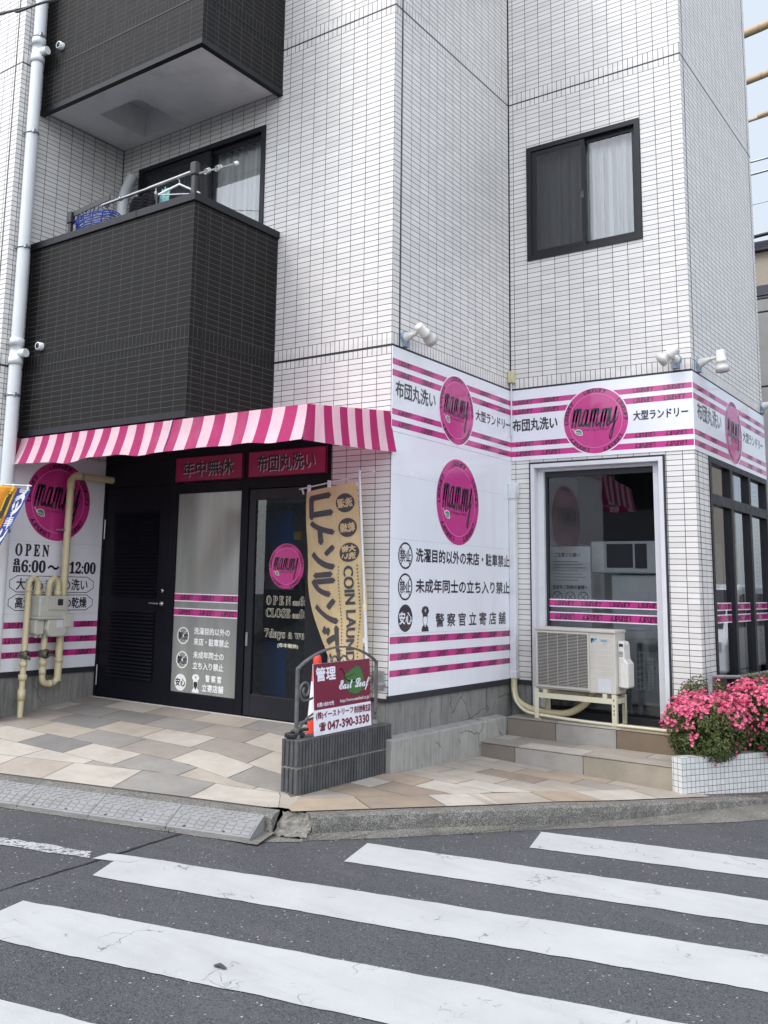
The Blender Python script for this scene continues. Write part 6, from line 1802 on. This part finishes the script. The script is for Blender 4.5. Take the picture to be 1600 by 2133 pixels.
for i in range(7): mb.face([f(.14, 1.87 - i * .032, .0), f(.40 + .08 * (i % 3) * .5, 1.87 - i * .032, .0), f(.40 + .08 * (i % 3) * .5, 1.876 - i * .032, 0), f(.14, 1.876 - i * .032, .0)], 0)
for i in range(3): nono(mb, .17 + i * .14, 1.51, .055, f, 0, .0)
mb.build('lettering', [M['flag_ink']], t)
t = thing('folding_table', 'white table with wire basket shelf inside the doorway', 'table', (1.3, 3.1, .41))
mb = MB(); mb.box(.86, 1.5, 2.95, 3.36, 1.08, 1.11); mb.build('table_top', M['int_white'], t)
for x, y in ((.885, 2.98), (1.475, 2.98), (.885, 3.335), (1.475, 3.335)):
    mb = MB(); mb.box(x - .022, x + .022, y - .022, y + .022, .41, 1.08); mb.build('leg', M['galv'], t)
t = thing('wire_basket', 'white wire basket trolley under the table', 'basket', (1.32, 3.0, .6))
mb = MB()
for k in range(12): x = .95 + k * .04; mb.tube([(x, 3.02, .62), (x, 3.02, 1.0)], .003, 4); mb.tube([(x, 3.3, .62), (x, 3.3, 1.0)], .003, 4)
for k in range(7): z = .62 + k * .06; mb.tube([(.95, 3.02, z), (1.39, 3.02, z), (1.39, 3.3, z), (.95, 3.3, z)], .0035, 4, close=True)
mb.build('mesh_body', M['hanger'], t)
t = thing('washing_machine', 'large blue fronted washing machine behind the glass entrance door', 'washing machine', (-1.88, 1.3, .41))
mb = MB(); mb.box(-2.35, -1.40, .92, 1.8, .42, 2.40); bevel(mb.build('cabinet', M['galv'], t), .02)
mb = MB(); mb.box(-2.14, -1.82, .908, .9195, .46, 1.0); mb.box(-2.16, -1.76, .908, .9195, 1.92, 2.32); mb.build('front_panel', M['int_blue'], t)
mb = MB(); mb.lathe((-1.88, .919, 1.46), (0, -1, 0), [(0, .31), (.03, .31), (.05, .25), (.05, 0)], 36); mb.build('door', M['navy'], t)
mb = MB(); mb.box(-1.74, -1.66, .908, .9195, 2.02, 2.10); mb.build('price_plate', M['yellow'], t)
mb = MB(); f = lambda u, v, d: (u, .862 - d, v)
mb.box(-2.16, -1.70, .864, .868, 1.52, 1.70, 1); text(mb, '30kg', -1.92, -1.72, 1.55, 1.67, f, 0, bold=.004); mb.build('price_banner', [M['cone'], M['label']], t)

# ================================================================ LITTER ALONG THE KERB
rnd = random.Random(77); mb = MB()
def bit(x, y, z, r, ang): mb.face([(x + r * math.cos(ang + k) * (1 if i % 2 else .6), y + r * math.sin(ang + k) * .8, z + rnd.uniform(.001, .006)) for i, k in enumerate((0, 1.3, 2.9, 4.4))])
for i in range(70):
    k = rnd.random(); s_ = rnd.gauss(0, .08)
    p = C0 + E1 * (k * 1.6 - .25) + E2 * (-.06 - abs(rnd.gauss(0, .10)))
    bit(p.x, p.y, z_walk(p.x, p.y) + .005, rnd.uniform(.006, .011), rnd.uniform(0, 6))
tag(mb.build('fallen_petals', M['petal'], at=(C0.x, C0.y, 0)), 'pink petals fallen on the pavement below the planter', 'petals', kind='stuff')
mb = MB()
for i in range(330):
    t_ = rnd.random(); p = KF[int(t_ * 150)]; o_ = rnd.uniform(.02, .10)
    bit(p.x + o_ * .8, p.y - o_ * .55, max(z_walk(p.x, p.y) - .086, z_road(p.x, p.y) + .012) - .01 + .006, rnd.uniform(.003, .009), rnd.uniform(0, 6))
for i in range(220):
    p = kl(rnd.uniform(-5, .1), -.36 - abs(rnd.gauss(0, .05))); bit(p.x, p.y, .008, rnd.uniform(.003, .008), rnd.uniform(0, 6))
tag(mb.build('kerb_grit', M['rubble'], at=(0, 0, 0)), 'grit and crumbs lying in the gutter along the kerb', 'grit', kind='stuff')
mb = MB()
for cx_, cy_, n_ in ((1.05, -.66, 70), (1.22, -.40, 45), (.62, -1.28, 35), (-.35, -2.02, 30)):
    for i in range(n_):
        x, y = cx_ + rnd.gauss(0, .045), cy_ + rnd.gauss(0, .03); a = rnd.uniform(0, 6.28); h = rnd.uniform(.008, .028); z = z_road(x, y) + .004
        mb.face([(x - .002, y, z), (x + .002, y, z), (x + .012 * math.cos(a), y + .012 * math.sin(a), z + h)])
tag(mb.build('gutter_weeds', M['leaf'], at=(0, 0, 0)), 'small green weeds and moss sprouting along the gutter edge', 'weeds', kind='stuff')
